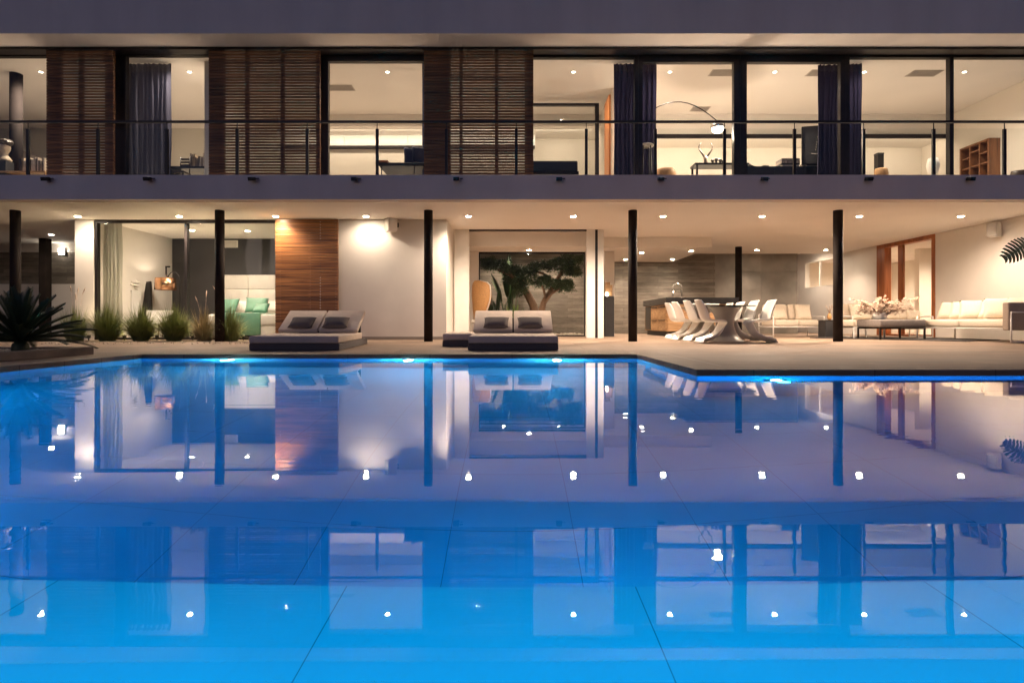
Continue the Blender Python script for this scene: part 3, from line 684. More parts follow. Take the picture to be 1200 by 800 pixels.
# ------------------------------------------------------------------ sun loungers
def slope_root(name, label, cat, x, y, rz=0, group=None):
    return thing(name, label, cat, (x, y, deck_z(y)), rz, group)
def lounger(label, x, y, w=1.47, ln=1.75, low=False):
    t = slope_root('sun_lounger', label, 'sun lounger', x, y, 0, 'low double sun loungers beside the pool')
    t.rotation_euler.x = math.atan2(.071, YC - E_FAR)
    g = MB(); g.rbox(-w / 2, w / 2, .02, ln, .004, .115, .012); g.build('base', 'shell', t)
    g = MB(); g.rbox(-w / 2 + .005, w / 2 - .005, 0, ln - .35, .118, .235, .02, 3); smooth(g.build('mattress', 'mattress', t))
    if low: return t
    for s in (-1, 1):
        c = s * (w / 4); hw = w / 4 - .012
        mt = Matrix.Translation((c, ln - .62, .238)) @ Matrix.Rotation(R(32), 4, 'X')
        g = MB(); g.rbox(-hw, hw, 0, .66, -.005, .075, .02, 3, mt); smooth(g.build('backrest', 'mattress', t))
    g = MB(); g.box(-w / 2 + .1, w / 2 - .1, ln - .12, ln - .09, .116, .50); g.build('support', 'metal', t)
    return t
LX1, LX2 = PX(344, 8.85), PX(601.5, 8.85)
lounger('low double sun lounger with raised backs in front of the wooden shutter', LX1, 8.85)
lounger('low double sun lounger with raised backs facing the bonsai courtyard', LX2, 8.85)
t = lounger('flat low sun lounger half hidden behind the central one', PX(560, 9.9), 9.75, 1.25, 1.2, low=True)
for X, nm in ((LX1, 'the lounger by the wooden shutter'), (LX2, 'the central lounger')):
    for s, sd in ((-1, 'left'), (1, 'right')):
        pillow('grey-brown cushion leaning on the %s back of %s' % (sd, nm), (X + s * .31, 10.02, deck_z(10) + .425), .46, .30, .13, 'taupe', rx=R(-52), rz=s * .05, group='grey cushions on the loungers', seed=s + X)

# ------------------------------------------------------------------ dining table and chairs
TX, TY = 4.48, 12.35
t = thing('dining_table', 'long dining table with thin dark top on flared grey pedestals', 'table', (TX, TY, DK))
g = MB()
n = 48; pts = []
for k in range(n):
    a = 2 * math.pi * k / n; ca, sa = math.cos(a), math.sin(a)
    pts.append((.62 * abs(ca) ** .55 * (1 if ca > 0 else -1), 1.45 * abs(sa) ** .55 * (1 if sa > 0 else -1)))
g.prism(pts, .725, .745); g.build('tabletop', 'tabletop', t)
for yo in (-.85, .75):
    g = MB(); g.lathe([(.36, 0), (.355, .012), (.27, .08), (.2, .2), (.165, .34), (.17, .46), (.21, .58), (.29, .70), (.31, .724)], (0, yo, 0), 32, 1.15, .8)
    g.build('pedestal', 'greybase', t)
PROF = [(-.285, .86, .165), (-.285, .845, .19), (-.262, .76, .215), (-.225, .64, .225), (-.19, .53, .235), (-.155, .46, .24), (-.09, .425, .245), (.02, .42, .245), (.13, .432, .245), (.2, .43, .24),
        (.24, .405, .235), (.25, .36, .225), (.235, .29, .205), (.195, .2, .185), (.13, .125, .18), (.04, .07, .195), (-.08, .035, .22), (-.2, .014, .25), (-.27, .004, .26)]
def chair_mesh():
    g = MB(); n = 12; fine = []
    for i in range(len(PROF) - 1):
        p0, p1, p2, p3 = [Vector(PROF[max(0, min(len(PROF) - 1, i + k))]) for k in (-1, 0, 1, 2)]
        for k in range(2):
            u = k / 2
            fine.append(.5 * ((2 * p1) + (p2 - p0) * u + (2 * p0 - 5 * p1 + 4 * p2 - p3) * u * u + (3 * p1 - p0 - 3 * p2 + p3) * u ** 3))
    fine.append(Vector(PROF[-1])); N = len(fine); A = []; B = []
    for i, p in enumerate(fine):
        d = fine[min(i + 1, N - 1)] - fine[max(i - 1, 0)]; nrm = Vector((-d.y, d.x)).normalized()   # in x-z
        s = i / (N - 1)
        sag = .075 * math.exp(-((s - .2) / .16) ** 2) + .03 * math.exp(-((s - .42) / .1) ** 2) - .20 * max(0, (s - .55) / .45) * (1.25 - max(0, (s - .55) / .45)) 
        ra, rb = [], []
        for k in range(n + 1):
            v = -1 + 2 * k / n
            off = sag * (abs(v) ** 2.2)
            x = p.x + nrm.x * -off * -1; z = max(.003, p.y + nrm.y * off) if s > .55 else p.y + nrm.y * off
            if i >= N - 2: z = p.y
            ra.append(g.bm.verts.new((x, v * p.z, z))); rb.append(g.bm.verts.new((x - nrm.x * .016, v * p.z, max(.0, z - nrm.y * .016))))
        A.append(ra); B.append(rb)
    for i in range(N - 1):
        for k in range(n):
            for Q, fl in ((A, 0), (B, 1)):
                q = (Q[i][k], Q[i][k + 1], Q[i + 1][k + 1], Q[i + 1][k]); f = g.bm.faces.new(q[::-1] if fl else q); f.smooth = True
        for k in (0, n): g.bm.faces.new((A[i][k], A[i + 1][k], B[i + 1][k], B[i][k]))
    for i in (0, N - 1):
        for k in range(n): g.bm.faces.new((A[i][k], A[i][k + 1], B[i][k + 1], B[i][k]))
    return g.mesh('dining_chair', 'white')
CM = chair_mesh()
ordl = ['nearest', 'second nearest', 'third nearest', 'farthest']
for side, xo, rz in (('left', 3.98, 0), ('right', 4.96, math.pi)):
    for i, y in enumerate((10.98, 11.68, 12.42, 13.16)):
        o = obj('dining_chair', CM); o.location = (xo + random.uniform(-.03, .03), y, deck_z(y) + .001); o.rotation_euler = (0, 0, rz + random.uniform(-.05, .05))
        tag(o, 'white S-shaped chair on the %s side of the dining table, %s to pool' % (side, ordl[i]), 'chair', 'white moulded chairs around the dining table')
for k, (dx, dy) in enumerate(((-.28, -.5), (-.02, -.35), (.24, -.2))):
    g = MB(); g.lathe([(.05, 0), (.11, .012), (.16, .055), (.175, .085), (.168, .085), (.15, .055), (.1, .022), (.0001, .018)], seg=24)
    o = g.build('bowl', 'linen'); o.location = (TX + dx * .9, TY + .7 + dy, DK + .7455)
    tag(o, 'white bowl on the dining table, ' + ['left one', 'middle one', 'right one'][k], 'bowl', 'white bowls on the dining table')

# ------------------------------------------------------------------ kitchen island
t = thing('kitchen_island', 'oak fronted kitchen island with thick black stone top', 'kitchen island', (4.3, 15.2, DK))
box('countertop', 'black', t, -.03, 2.0, -.03, 2.58, .905, 1.085)
box('cabinet', 'oak', t, .02, 1.95, .02, 2.53, .14, .903)
box('plinth', 'blackmatt', t, .08, 1.9, .08, 2.48, 0, .139)
for (y0, y1, z0, z1) in ((.06, .88, .16, .50), (.06, .88, .52, .88), (.9, 1.7, .16, .50), (.9, 1.7, .52, .88)):
    d = box('drawer', 'oak', t, -.002, .0185, y0, y1, z0, z1); box('handle', 'metal', d, -.02, -.0025, y0 + .1, y1 - .1, z1 - .06, z1 - .035)
box('oven', 'black', t, -.003, .0185, 1.74, 2.4, .17, .88)
for (x0, x1) in ((.04, .62), (.64, 1.22), (1.24, 1.9)):
    box('cabinet_door', 'oak', t, x0, x1, .0, .0185, .16, .88)
t = thing('tap', 'tall chrome spring tap standing on the kitchen island', 'tap', (PX(799, 16.3), 16.3, DK + 1.0855))
arc = [(0, 0, .0), (0, 0, .34)] + [(-.13 + .13 * math.cos(a), 0, .34 + .13 * math.sin(a)) for a in [math.pi * k / 10 for k in range(1, 11)]] + [(-.26, 0, .22)]
g = MB(); g.tube(arc, .017, 10); g.build('spout', 'steel', t)
g = MB(); g.tube([(-.26, 0, .23), (-.26, 0, .10)], .024, 10); g.build('spray_head', 'steel', t)
g = MB(); g.tube([(0, 0, .25), (-.25, 0, .25)], .009, 8); g.build('holder_arm', 'steel', t)
g = MB(); g.lathe([(.03, 0), (.03, .05), (.02, .06)], seg=16); g.tube([(.02, 0, .04), (.09, 0, .06)], .008); g.build('base', 'steel', t)
# black pedestal with wood block
t = thing('pedestal', 'slim matt black pedestal beside the kitchen', 'pedestal', (PX(713.5, 15.3), 15.3, DK))
g = MB(); g.rbox(-.13, .13, -.13, .13, 0, 1.115, .006); g.build('column', 'blackmatt', t); box('cap', 'black', t, -.135, .135, -.135, .135, 1.116, 1.13)
t = thing('wood_sculpture', 'small stepped wooden block sculpture on the black pedestal', 'sculpture', (PX(713, 15.3), 15.3, DK + 1.131))
box('tall_block', 'oak', t, -.1, .04, -.07, .07, 0, .39); box('low_block', 'oak', t, .041, .10, -.07, .07, 0, .31)
g = MB(); g.lathe([(.03, 0), (.03, .07), (.01, .1)], (-.06, -.1, 0), 12); g.build('candle', 'lamp_white', t)

# ------------------------------------------------------------------ lounge seating
def sofa(label, x, y, rz, w, depth, arms=(1, 1), nseat=2, arm_m='sofa', backs=True, high_end=None):
    t = thing('sofa', label, 'sofa', (x, y, DK), rz, 'cream outdoor sofas')
    r = .017
    g = MB()
    for yy in (.03, depth - .03): g.tube([(0.02, yy, .27), (w - .02, yy, .27)], r, 6)
    for xx in (.02, w / 2, w - .02): g.tube([(xx, .03, .27), (xx, depth - .03, .27)], r, 6)
    g.tube([(.02, depth - .03, .62), (w - .02, depth - .03, .62)], r, 6)
    g.build('frame', 'whitemetal', t)
    for xx in (.02, w - .02):
        for yy in (.03, depth - .03):
            g = MB(); top = .62 if yy > .1 else .55
            g.tube([(xx, yy, 0), (xx, yy, top)], r, 6); g.build('leg', 'whitemetal', t)
    for xx, has in ((.02, arms[0]), (w - .02, arms[1])):
        g = MB(); g.tube([(xx, .03, .012), (xx, depth - .03, .012)], r * .9, 6); g.build('sled_rail', 'whitemetal', t)
        if has:
            g = MB(); g.tube([(xx, .03, .55), (xx, depth - .03, .56)], r, 6); g.build('armrest', 'whitemetal', t)
    sw = (w - .1) / nseat
    for k in range(nseat):
        g = MB(); cushion(g, .05 + k * sw + .004, .05 + (k + 1) * sw - .004, .0, depth - .08, .29, .47, .06); smooth(g.build('seat_cushion', 'sofa', t))
        if backs:
            mt = Matrix.Translation((.05 + k * sw + sw / 2, depth - .2, .69)) @ Matrix.Rotation(R(-12), 4, 'X')
            g = MB(); cushion(g, -sw / 2 + .01, sw / 2 - .01, -.09, .09, -.22, .22, .07, mt); smooth(g.build('back_cushion', 'sofa', t))
    return t
def local(t, x, y, z):
    return t.location + Matrix.Rotation(t.rotation_euler.z, 3, 'Z') @ Vector((x, y, z))
# two-seat sofa by the corner window
s1 = sofa('cream two-seat sofa with white tube frame left of the column', 7.15, 14.95, R(4), 1.5, .82)
GP = 'cream throw pillows on the sofas'
o = local(s1, .40, .42, .63); pillow('cream pillow slumped in the left corner of the two-seat sofa', o, .5, .36, .15, 'cream', R(-30), R(18), group=GP, seed=1)
o = local(s1, 1.12, .44, .68); pillow('square cream pillow on the right side of the two-seat sofa', o, .46, .46, .16, 'cream', R(-18), R(-4), group=GP, seed=2)
# back sofa
s2 = sofa('long cream sofa across the back behind the flower table', 8.95, 14.35, 0, 2.15, .9, nseat=3)
for k, (xx, w_, h_, lb) in enumerate(((.45, .55, .44, 'wide cream pillow on the left end of the back sofa'), (1.28, .44, .40, 'cream pillow behind the flowers on the back sofa'), (1.62, .46, .46, 'square cream pillow at the right end of the back sofa'), (1.80, .36, .26, 'small cream pillow in front of the square one on the back sofa'))):
    pillow(lb, local(s2, xx, .42 - (.14 if k == 3 else 0), .47 + h_ * .46), w_, h_, .16, 'cream', R(-20), 0, group=GP, seed=3 + k)
# right sofa along the wall: local x runs from the near end towards the back
s3 = sofa('long cream sofa with grey-brown end panel along the right wall', 9.86, 13.35, R(-90), 2.55, .98, arms=(0, 0), nseat=2, backs=False)
g = MB(); cushion(g, 2.40, 2.55, -.04, .98, .24, .80, .03); smooth(g.build('end_panel', 'armfab', s3))
g = MB(); cushion(g, .05, 2.38, .80, .95, .44, .66, .05); smooth(g.build('back_bolster', 'sofa', s3))
g = MB(); g.tube([(2.562, -.0, 0), (2.562, .0, .60), (2.562, .95, .60), (2.562, .95, 0)], .016, 6); g.build('end_frame', 'whitemetal', s3)
for k, (xx, yy, w_, h_, lb) in enumerate(((.28, .62, .52, .47, 'plump cream pillow at the far end of the right sofa'), (.72, .58, .52, .46, 'cream pillow second from the far end of the right sofa'), (1.06, .50, .50, .48, 'wrinkled cream pillow in the middle of the right sofa'),
                                        (1.46, .62, .52, .47, 'cream pillow behind the wrinkled ones on the right sofa'), (1.72, .50, .52, .50, 'wrinkled cream pillow nearer the end panel of the right sofa'), (2.18, .52, .46, .50, 'tall cream pillow leaning by the grey-brown end panel'))):
    pillow(lb, local(s3, xx, yy, .47 + h_ * .45), w_ * .95, h_, .19, 'cream', R(-26 - 4 * (k % 2)), R((-72, -52, -46, -60, -44, -58)[k]), group=GP, seed=9 + k)
o = local(s3, .86, .87, .661); t = thing('remote_tray', 'small black tray on the back of the right sofa', 'tray', o)
g = MB(); g.lathe([(.09, 0), (.11, .02), (.105, .02), (.085, .006), (.0001, .006)], seg=20); g.build('dish', 'blackmatt', t)
# coffee tables
def low_table(label, x0, x1, y0, y1, h, topm, th, legm, cat, name):
    t = thing(name, label, cat, ((x0 + x1) / 2, y0, DK)); w = x1 - x0; d = y1 - y0
    g = MB(); cushion(g, -w / 2, w / 2, 0, d, h - th, h, .045 if th > .1 else .01); smooth(g.build('top', topm, t))
    g = MB(); q = .016
    for yy in (.03, d - .03): g.box(-w / 2 + .01, w / 2 - .01, yy - q, yy + q, h - th - .035, h - th - .002)
    g.build('frame', legm, t)
    for xx in (-w / 2 + .03, w / 2 - .03):
        for yy in (.03, d - .03):
            g = MB(); g.box(xx - q, xx + q, yy - q, yy + q, 0, h - th - .036); g.build('leg', legm, t)
    return t
low_table('cream padded ottoman left of the grey coffee table', 8.35, 9.15, 13.35, 14.1, .46, 'sofa', .17, 'whitemetal', 'ottoman', 'ottoman')
low_table('coffee table with grey fabric cover carrying the flower vase', 8.35, 9.42, 12.4, 13.25, .47, 'greyfab', .19, 'metal', 'coffee table', 'coffee_table')
t = thing('side_table', 'small black box side table behind the column', 'side table', (PX(970.5, 14.3), 14.3, DK))
g = MB(); g.rbox(-.17, .17, -.17, .17, 0, .44, .01); g.build('body', 'blackmatt', t); box('top', 'black', t, -.18, .18, -.18, .18, .441, .46)
t = thing('vase', 'small vase with cream twigs on the black side table', 'vase', (PX(972, 14.3), 14.3, DK + .4605))
g = MB(); g.lathe([(.03, 0), (.055, .05), (.05, .12), (.025, .16), (.03, .18)], seg=16); g.build('body', 'rattan', t)
g = MB()
for k in range(9):
    a = k * 2.4; g.tube([(0, 0, .15), (.04 * math.cos(a), .04 * math.sin(a), .27), (.10 * math.cos(a), .10 * math.sin(a), .36 + .02 * (k % 3))], .004, 4)
g.build('twigs', 'blossom', t)
# flower arrangement
t = thing('flower_vase', 'glass vase with spreading dried blossom branches on the grey coffee table', 'flower vase', (PX(1031, 12.85), 12.85, DK + .4705))
g = MB(); g.lathe([(.09, 0), (.13, .01), (.15, .06), (.15, .12), (.12, .15), (.125, .16)], seg=20); g.build('bowl', 'white', t)
rng = random.Random(11); tw = MB(); bl = MB()
for k in range(26):
    a = rng.uniform(0, 2 * math.pi); ln = rng.uniform(.42, .88); el = rng.uniform(.12, .75)
    dx, dy = math.cos(a), math.sin(a) * .55
    p = [(0, 0, .12)]
    for q in (.35, .7, 1): p.append((dx * ln * q, dy * ln * q, .12 + ln * el * math.sin(q * 1.7) * .75 + rng.uniform(-.02, .02)))
    tw.tube(p, [.008, .006, .005, .003], 5)
    for q in range(22):
        u = rng.uniform(.3, 1.02); i = min(2, int(u * 3)); fr = u * 3 - i
        c = Vector(p[i]).lerp(Vector(p[i + 1]), min(fr, 1)) + Vector((rng.gauss(0, .03), rng.gauss(0, .03), rng.gauss(0, .028)))
        r = rng.uniform(.014, .030)
        for w_ in range(3):
            b0 = rng.uniform(0, 6.28); v = Vector((math.cos(b0), math.sin(b0), rng.uniform(-.7, .9))); s_ = v.orthogonal().normalized() * r
            bl.poly([c, c + v * r + s_, c + v * r * 2.1, c + v * r - s_])
tw.build('branches', 'twig', t); bl.build('blossoms', 'blossom', t, normals=False)
# rug
g = MB(); q = [(942, 395.6), (1152, 402.3), (1200, 398), (1010, 392)]
pts = []
for px, py in q:
    Y = 640 * (EYE - DK) / (py - 377); pts.append((PX(px, Y), Y))
pts = [(7.5, 13.75), (9.35, 11.25), (10.9, 12.2), (9.2, 15.0)]
g.prism(pts, DK + .002, DK + .016); tag(g.build('rug', 'rug'), 'dark charcoal rug under the coffee table and sofas', 'rug')

# ------------------------------------------------------------------ bedroom
t = thing('bed', 'low bed with tall tufted pale headboard and white linen', 'bed', (-6.35, 13.15, DK))
box('base', 'linen', t, -.98, .98, 0, 2.05, .08, .30)
g = MB(); cushion(g, -1.0, 1.0, .0, 2.05, .305, .60, .07); smooth(g.build('mattress', 'linen', t))
g = MB()
for i in range(5):
    for k in range(4): cushion(g, -1.75 + i * .75, -1.75 + (i + 1) * .75 - .004, 2.06, 2.14, .12 + k * .40, .12 + (k + 1) * .40 - .004, .022)
smooth(g.build('headboard', 'linen', t))
g = MB(); g.rbox(-.62, .30, -.025, 1.1, .08, .632, .02, 2); thr = g.build('bed_throw', 'green'); thr.location = (-6.35, 13.15, DK); smooth(thr)
tag(thr, 'mint green throw hanging over the foot of the bed', 'throw')
GBp = 'mint cushions on the bed'
pillow('mint satin cushion leaning by the charcoal wall side of the bed', (PX(268, 14.55), 14.55, DK + .82), .52, .48, .16, 'green', R(-28), R(-8), group=GBp, seed=2)
pillow('mint satin cushion in the middle of the bed', (PX(301, 14.3), 14.3, DK + .85), .56, .46, .16, 'green', R(-30), R(16), group=GBp, seed=4)
pillow('small mint cushion in front of the larger one on the bed', (PX(306, 14.05), 14.05, DK + .76), .42, .30, .13, 'green', R(-35), R(-12), group=GBp, seed=5)
for px, lb in ((283, 'white bed pillow between the mint cushions'), (318, 'white bed pillow at the shutter end of the bed')):
    pillow(lb, (PX(px, 14.85), 14.85, DK + .8), .65, .42, .2, 'linen', R(-35), 0, name='bed_pillow', group='white bed pillows', seed=px)
t = thing('arc_lamp', 'bronze arc floor lamp with a copper drum shade in the bedroom', 'floor lamp', (PX(211, 14.2), 14.2, DK))
g = MB(); g.lathe([(.16, 0), (.16, .02), (.02, .03)], seg=24); g.build('base', 'metal', t)
cx = -.38
arc = [(0, 0, .02), (0, 0, .9), (-.005, 0, 1.25)] + [(-.17 + .16 * math.cos(a), 0, 1.45 + .26 * math.sin(a)) for a in [R(d) for d in range(10, 175, 18)]] + [(cx + .04, 0, 1.62)]
g = MB(); g.tube(arc, .013, 8); g.build('stem', 'metal', t)
g = MB(); g.lathe([(.25, 1.24), (.235, 1.55), (.23, 1.55), (.245, 1.24)], (cx - .0, 0, 0), 32); g.build('lamp_shade', 'copper', t)
g = MB(); g.tube([(cx + .02, 0, 1.55), (cx + .02, 0, 1.86)], .02, 8); g.box(cx - .0, cx + .12, -.01, .01, 1.82, 1.86); g.build('counterweight', 'metal', t)
lamp('POINT', (cx, 0, 1.4), 4, WARM, t, radius=.05)
t = thing('leaning_picture', 'tall black board leaning beside the white pedestal in the bedroom', 'picture', (PX(168, 13.9), 13.9, DK))
mt = Matrix.Rotation(R(-10), 4, 'Y') @ Matrix.Rotation(R(-12), 4, 'X')
g = MB(); g.rbox(-.22, .22, 0, .03, 0, 1.45, .005, 1, mt); g.build('board', 'blackmatt', t)
g = MB(); g.box(-.24, -.221, -.005, .035, 0, 1.46, mt); g.box(.221, .24, -.005, .035, 0, 1.46, mt); g.box(-.24, .24, -.005, .035, 1.461, 1.48, mt); g.build('frame', 'metal', t)
t = thing('white_pedestal', 'plain white pedestal behind the grasses in the bedroom', 'pedestal', (PX(152, 13.8), 13.8, DK))
g = MB(); g.rbox(-.17, .17, -.17, .17, 0, 1.18, .01); g.build('column', 'white', t); g = MB(); g.rbox(-.18, .18, -.18, .18, 1.181, 1.2, .004); g.build('cap', 'white', t)
g = MB(); t_ = bmesh.new(); bmesh.ops.create_icosphere(t_, subdivisions=4, radius=.22); rng = random.Random(3)
for v in t_.verts:
    n_ = v.co.normalized(); v.co *= .85 + .22 * math.sin(7 * n_.x + 3) * math.sin(6 * n_.y + 1) + .16 * math.sin(11 * n_.z + 5 * n_.x); v.co.z *= .75
for f in t_.faces: f.smooth = True
g.merge(t_); o = g.build('paper_sculpture', 'linen'); o.location = (PX(153, 13.8), 13.8, DK + 1.36); tag(o, 'crumpled white paper sculpture on the white pedestal', 'sculpture')
t = thing('shell_chair', 'white rounded shell chair beneath the copper lamp', 'chair', (PX(188, 13.7), 13.7, DK))
g = MB(); g.lathe([(.05, .34), (.2, .35), (.28, .42), (.31, .55), (.30, .70)], seg=20, a0=R(10), a1=R(200)); g.lathe([(.0001, .34), (.2, .345), (.27, .37)], seg=24); sh = g.build('shell', 'white', t)
for a in (45, 135, 225, 315):
    g = MB(); g.tube([(.12 * math.cos(R(a)), .12 * math.sin(R(a)), .34), (.22 * math.cos(R(a)), .22 * math.sin(R(a)), 0)], .012, 6); g.build('leg', 'oak', t)

# ------------------------------------------------------------------ hall: wicker chair
t = thing('wing_chair', 'tall curved rattan wing chair in profile beside the courtyard window', 'chair', (PX(563, 14.75), 14.75, DK))
prof = [(0, 0, 0)]
g = MB(); rows = []
for j in range(17):
    s = j / 16; z = .36 + 1.16 * s
    wz = .15 + .25 * math.sin(min(1, s * 1.15) * math.pi * .62) ** 1.2 if s < .85 else .40 * math.sqrt(max(0, 1 - ((s - .85) / .155) ** 2)) * .95 + .01
    row = []
    for k in range(13):
        u = -1 + k / 6; a = u * R(88)
        row.append(g.bm.verts.new((-.13 + wz * (1 - math.cos(a)) * .0 + wz * math.cos(a) * -.25 + abs(u) ** 1.6 * wz * 1.05, wz * math.sin(a) * .85, z)))
    rows.append(row)
for a, b in zip(rows, rows[1:]):
    for k in range(12): g.bm.faces.new((a[k], a[k + 1], b[k + 1], b[k])).smooth = True
sh = g.build('shell', 'rattan', t); md = sh.modifiers.new('thickness', 'SOLIDIFY'); md.thickness = .03
g = MB(); g.tube([r[0].co.copy() if False else (0, 0, 0) for r in []] or [(0, 0, .3), (0, 0, .36)], .02)
g.bm.clear()
edge = []
for j in range(17):
    s = j / 16; z = .36 + 1.16 * s
    wz = .15 + .25 * math.sin(min(1, s * 1.15) * math.pi * .62) ** 1.2 if s < .85 else .40 * math.sqrt(max(0, 1 - ((s - .85) / .155) ** 2)) * .95 + .01
    edge.append((-.13 + wz * 1.05, -wz * .85, z))
g.tube(edge, .016, 6); g.build('rim', 'linen', t)
g = MB(); g.lathe([(.0001, .36), (.25, .36), (.27, .40), (.25, .46), (.0001, .47)], (.02, 0, 0), 24); g.build('seat_cushion', 'linen', t)
for sx in (-1, 1):
    for sy in (-1, 1):
        g = MB(); g.tube([(.02 + sx * .14, sy * .14, .36), (.02 + sx * .22, sy * .2, 0)], .014, 6); g.build('leg', 'oak', t)

# ------------------------------------------------------------------ upstairs furniture
FL = FT + .001
def up(name, label, cat, px, Y, dz=0): return thing(name, label, cat, (PX(px, Y), Y, FL + dz))
# arc lamp upstairs
Y = 13.3; t = up('arc_lamp', 'slender arc lamp with a glowing drum shade in the living room upstairs', 'floor lamp', 758, Y)
zt = PZ(118, Y) - FL; xs = PX(841, Y) - PX(758, Y); zs = PZ(150, Y) - FL
g = MB(); g.rbox(-.15, .15, -.12, .12, 0, .14, .01); g.build('base', 'linen', t)
pts = [(0, 0, .14), (0, 0, zt - .75), (.05, 0, zt - .42)] + [(xs * (.08 + .9 * u), 0, zt - .35 + .36 * math.sin(math.pi * (.12 + .80 * u)) - .22 * u * u) for u in [k / 9 for k in range(10)]] + [(xs, 0, zs + .12)]
g = MB(); g.tube(pts, .012, 8); g.build('stem', 'metal', t)
g = MB(); g.lathe([(.165, -.02), (.17, .04), (.14, .14), (.02, .17)], (xs, 0, zs), 28); g.build('lamp_shade', 'steel', t)
g = MB(); t_ = bmesh.new(); bmesh.ops.create_uvsphere(t_, u_segments=20, v_segments=12, radius=.135)
for f in t_.faces: f.smooth = True
for v in t_.verts: v.co.z *= .7
g.merge(t_, Matrix.Translation((xs, 0, zs - .03))); g.build('bulb', 'lamp_white', t)
lamp('POINT', (xs, 0, zs - .17), 45, WARM, t, radius=.08)
# console with horns and small figures
t = up('console_table', 'dark console table under the arc lamp carrying horns', 'console table', 838, 13.35)
zt = PZ(193.5, 13.35) - FL
box('top', 'black', t, -.55, .75, -.2, .2, zt - .05, zt)
for xx in (-.5, .7):
    for yy in (-.17, .17): box('leg', 'metal', t, xx - .02, xx + .02, yy - .02, yy + .02, 0, zt - .051)
t = up('horn_trophy', 'skull with two curved antelope horns standing on the console', 'trophy', 827, 13.35, zt + .001)
g = MB(); g.lathe([(.02, 0), (.05, .03), (.045, .12), (.06, .18), (.03, .22), (.001, .23)], seg=14, sy=.7); g.build('skull', 'bone', t)
for s in (-1, 1):
    g = MB(); g.tube([(s * .03, 0, .19), (s * .09, 0, .28), (s * .15, 0, .37), (s * .17, 0, .45), (s * .13, 0, .52), (s * .11, 0, .55)], [.024, .022, .019, .015, .010, .004], 8); g.build('horn', 'horn', t)
for k, (px, h) in enumerate(((834, .12), (838.5, .15), (843, .13), (846, .10))):
    g = MB(); g.lathe([(.05, 0), (.045, .02), (.02, .05), (.045, h * .7), (.035, h), (.001, h + .01)], seg=14); o = g.build('figurine', 'horn', None); o.location = (PX(px, 13.35), 13.3, FL + zt + .001)
    tag(o, 'small dark figurine right of the horns, ' + ['first', 'second', 'third', 'fourth'][k] + ' from the skull', 'figurine', 'small figurines on the console')
# sideboard with books, branch and leaning picture
t = up('sideboard', 'long black sideboard below the black picture', 'sideboard', 917, 13.4)
zt = PZ(198, 13.4) - FL
box('cabinet', 'black', t, -1.05, 1.15, -.22, .22, .12, zt); box('plinth', 'blackmatt', t, -1.0, 1.1, -.18, .18, 0, .119)
for k in range(3): box('door', 'black', t, -1.03 + k * .73, -1.03 + k * .73 + .71, -.236, -.221, .14, zt - .03)
def stack(label, px, Y, z, w_, n, group=None):
    t = thing('book_stack', label, 'books', (PX(px, Y), Y, z), group=group); rng = random.Random(px); zz = 0
    for k in range(n):
        h = rng.uniform(.035, .06); ww = w_ * rng.uniform(.85, 1)
        c = box('book', ['paper', 'blackmatt', 'books', 'greyfab'][k % 4], t, -ww / 2, ww / 2, -.15, .15, zz + .001, zz + h); zz += h
stack('stack of large books on the sideboard left of the black picture', 923, 13.4, FL + zt, .46, 4, 'stacks of big books')
stack('flat stack of books below the black picture', 952, 13.4, FL + zt, .5, 3, 'stacks of big books')
g = MB(); g.tube([(-.26, 0, .04), (-.2, 0, .10), (-.1, 0, .05), (.05, 0, .02), (.15, 0, .06), (.27, 0, .07)], [.02, .03, .025, .03, .035, .02], 8); o = g.build('driftwood', 'horn'); o.location = (PX(888, 13.4), 13.4, FL + zt + .001); tag(o, 'twisted dark driftwood lying on the sideboard', 'driftwood')
Y = 13.2; t = thing('picture', 'large black picture with pale line drawing leaning above the sideboard', 'picture', (PX(955, Y), Y, PZ(170, Y)), R(-14))
hw, hh = .27, .44
box('board', 'accent', t, -hw, hw, 0, .03, -hh, hh)
g = MB(); q = .02; g.box(-hw - q, -hw - .001, -.012, .035, -hh - q, hh + q); g.box(hw + .001, hw + q, -.012, .035, -hh - q, hh + q); g.box(-hw, hw, -.012, .035, hh + .001, hh + q); g.box(-hw, hw, -.012, .035, -hh - q, -hh - .001); g.build('frame', 'metal', t)
g = MB(); g.tube([(.05, -.004, .18), (.08, -.004, .20), (.10, -.004, .17), (.06, -.004, .13), (.10, -.004, .12)], .005, 5)
for k in range(4): g.tube([(.04 - .01 * k, -.004, .08 - .06 * k), (.045 - .01 * k, -.004, .05 - .06 * k)], .005, 5)
g.tube([(-.08, -.004, -.20), (.02, -.004, -.22), (.1, -.004, -.2), (.2, -.004, -.12)], .005, 5); g.build('drawing', 'paper', t)
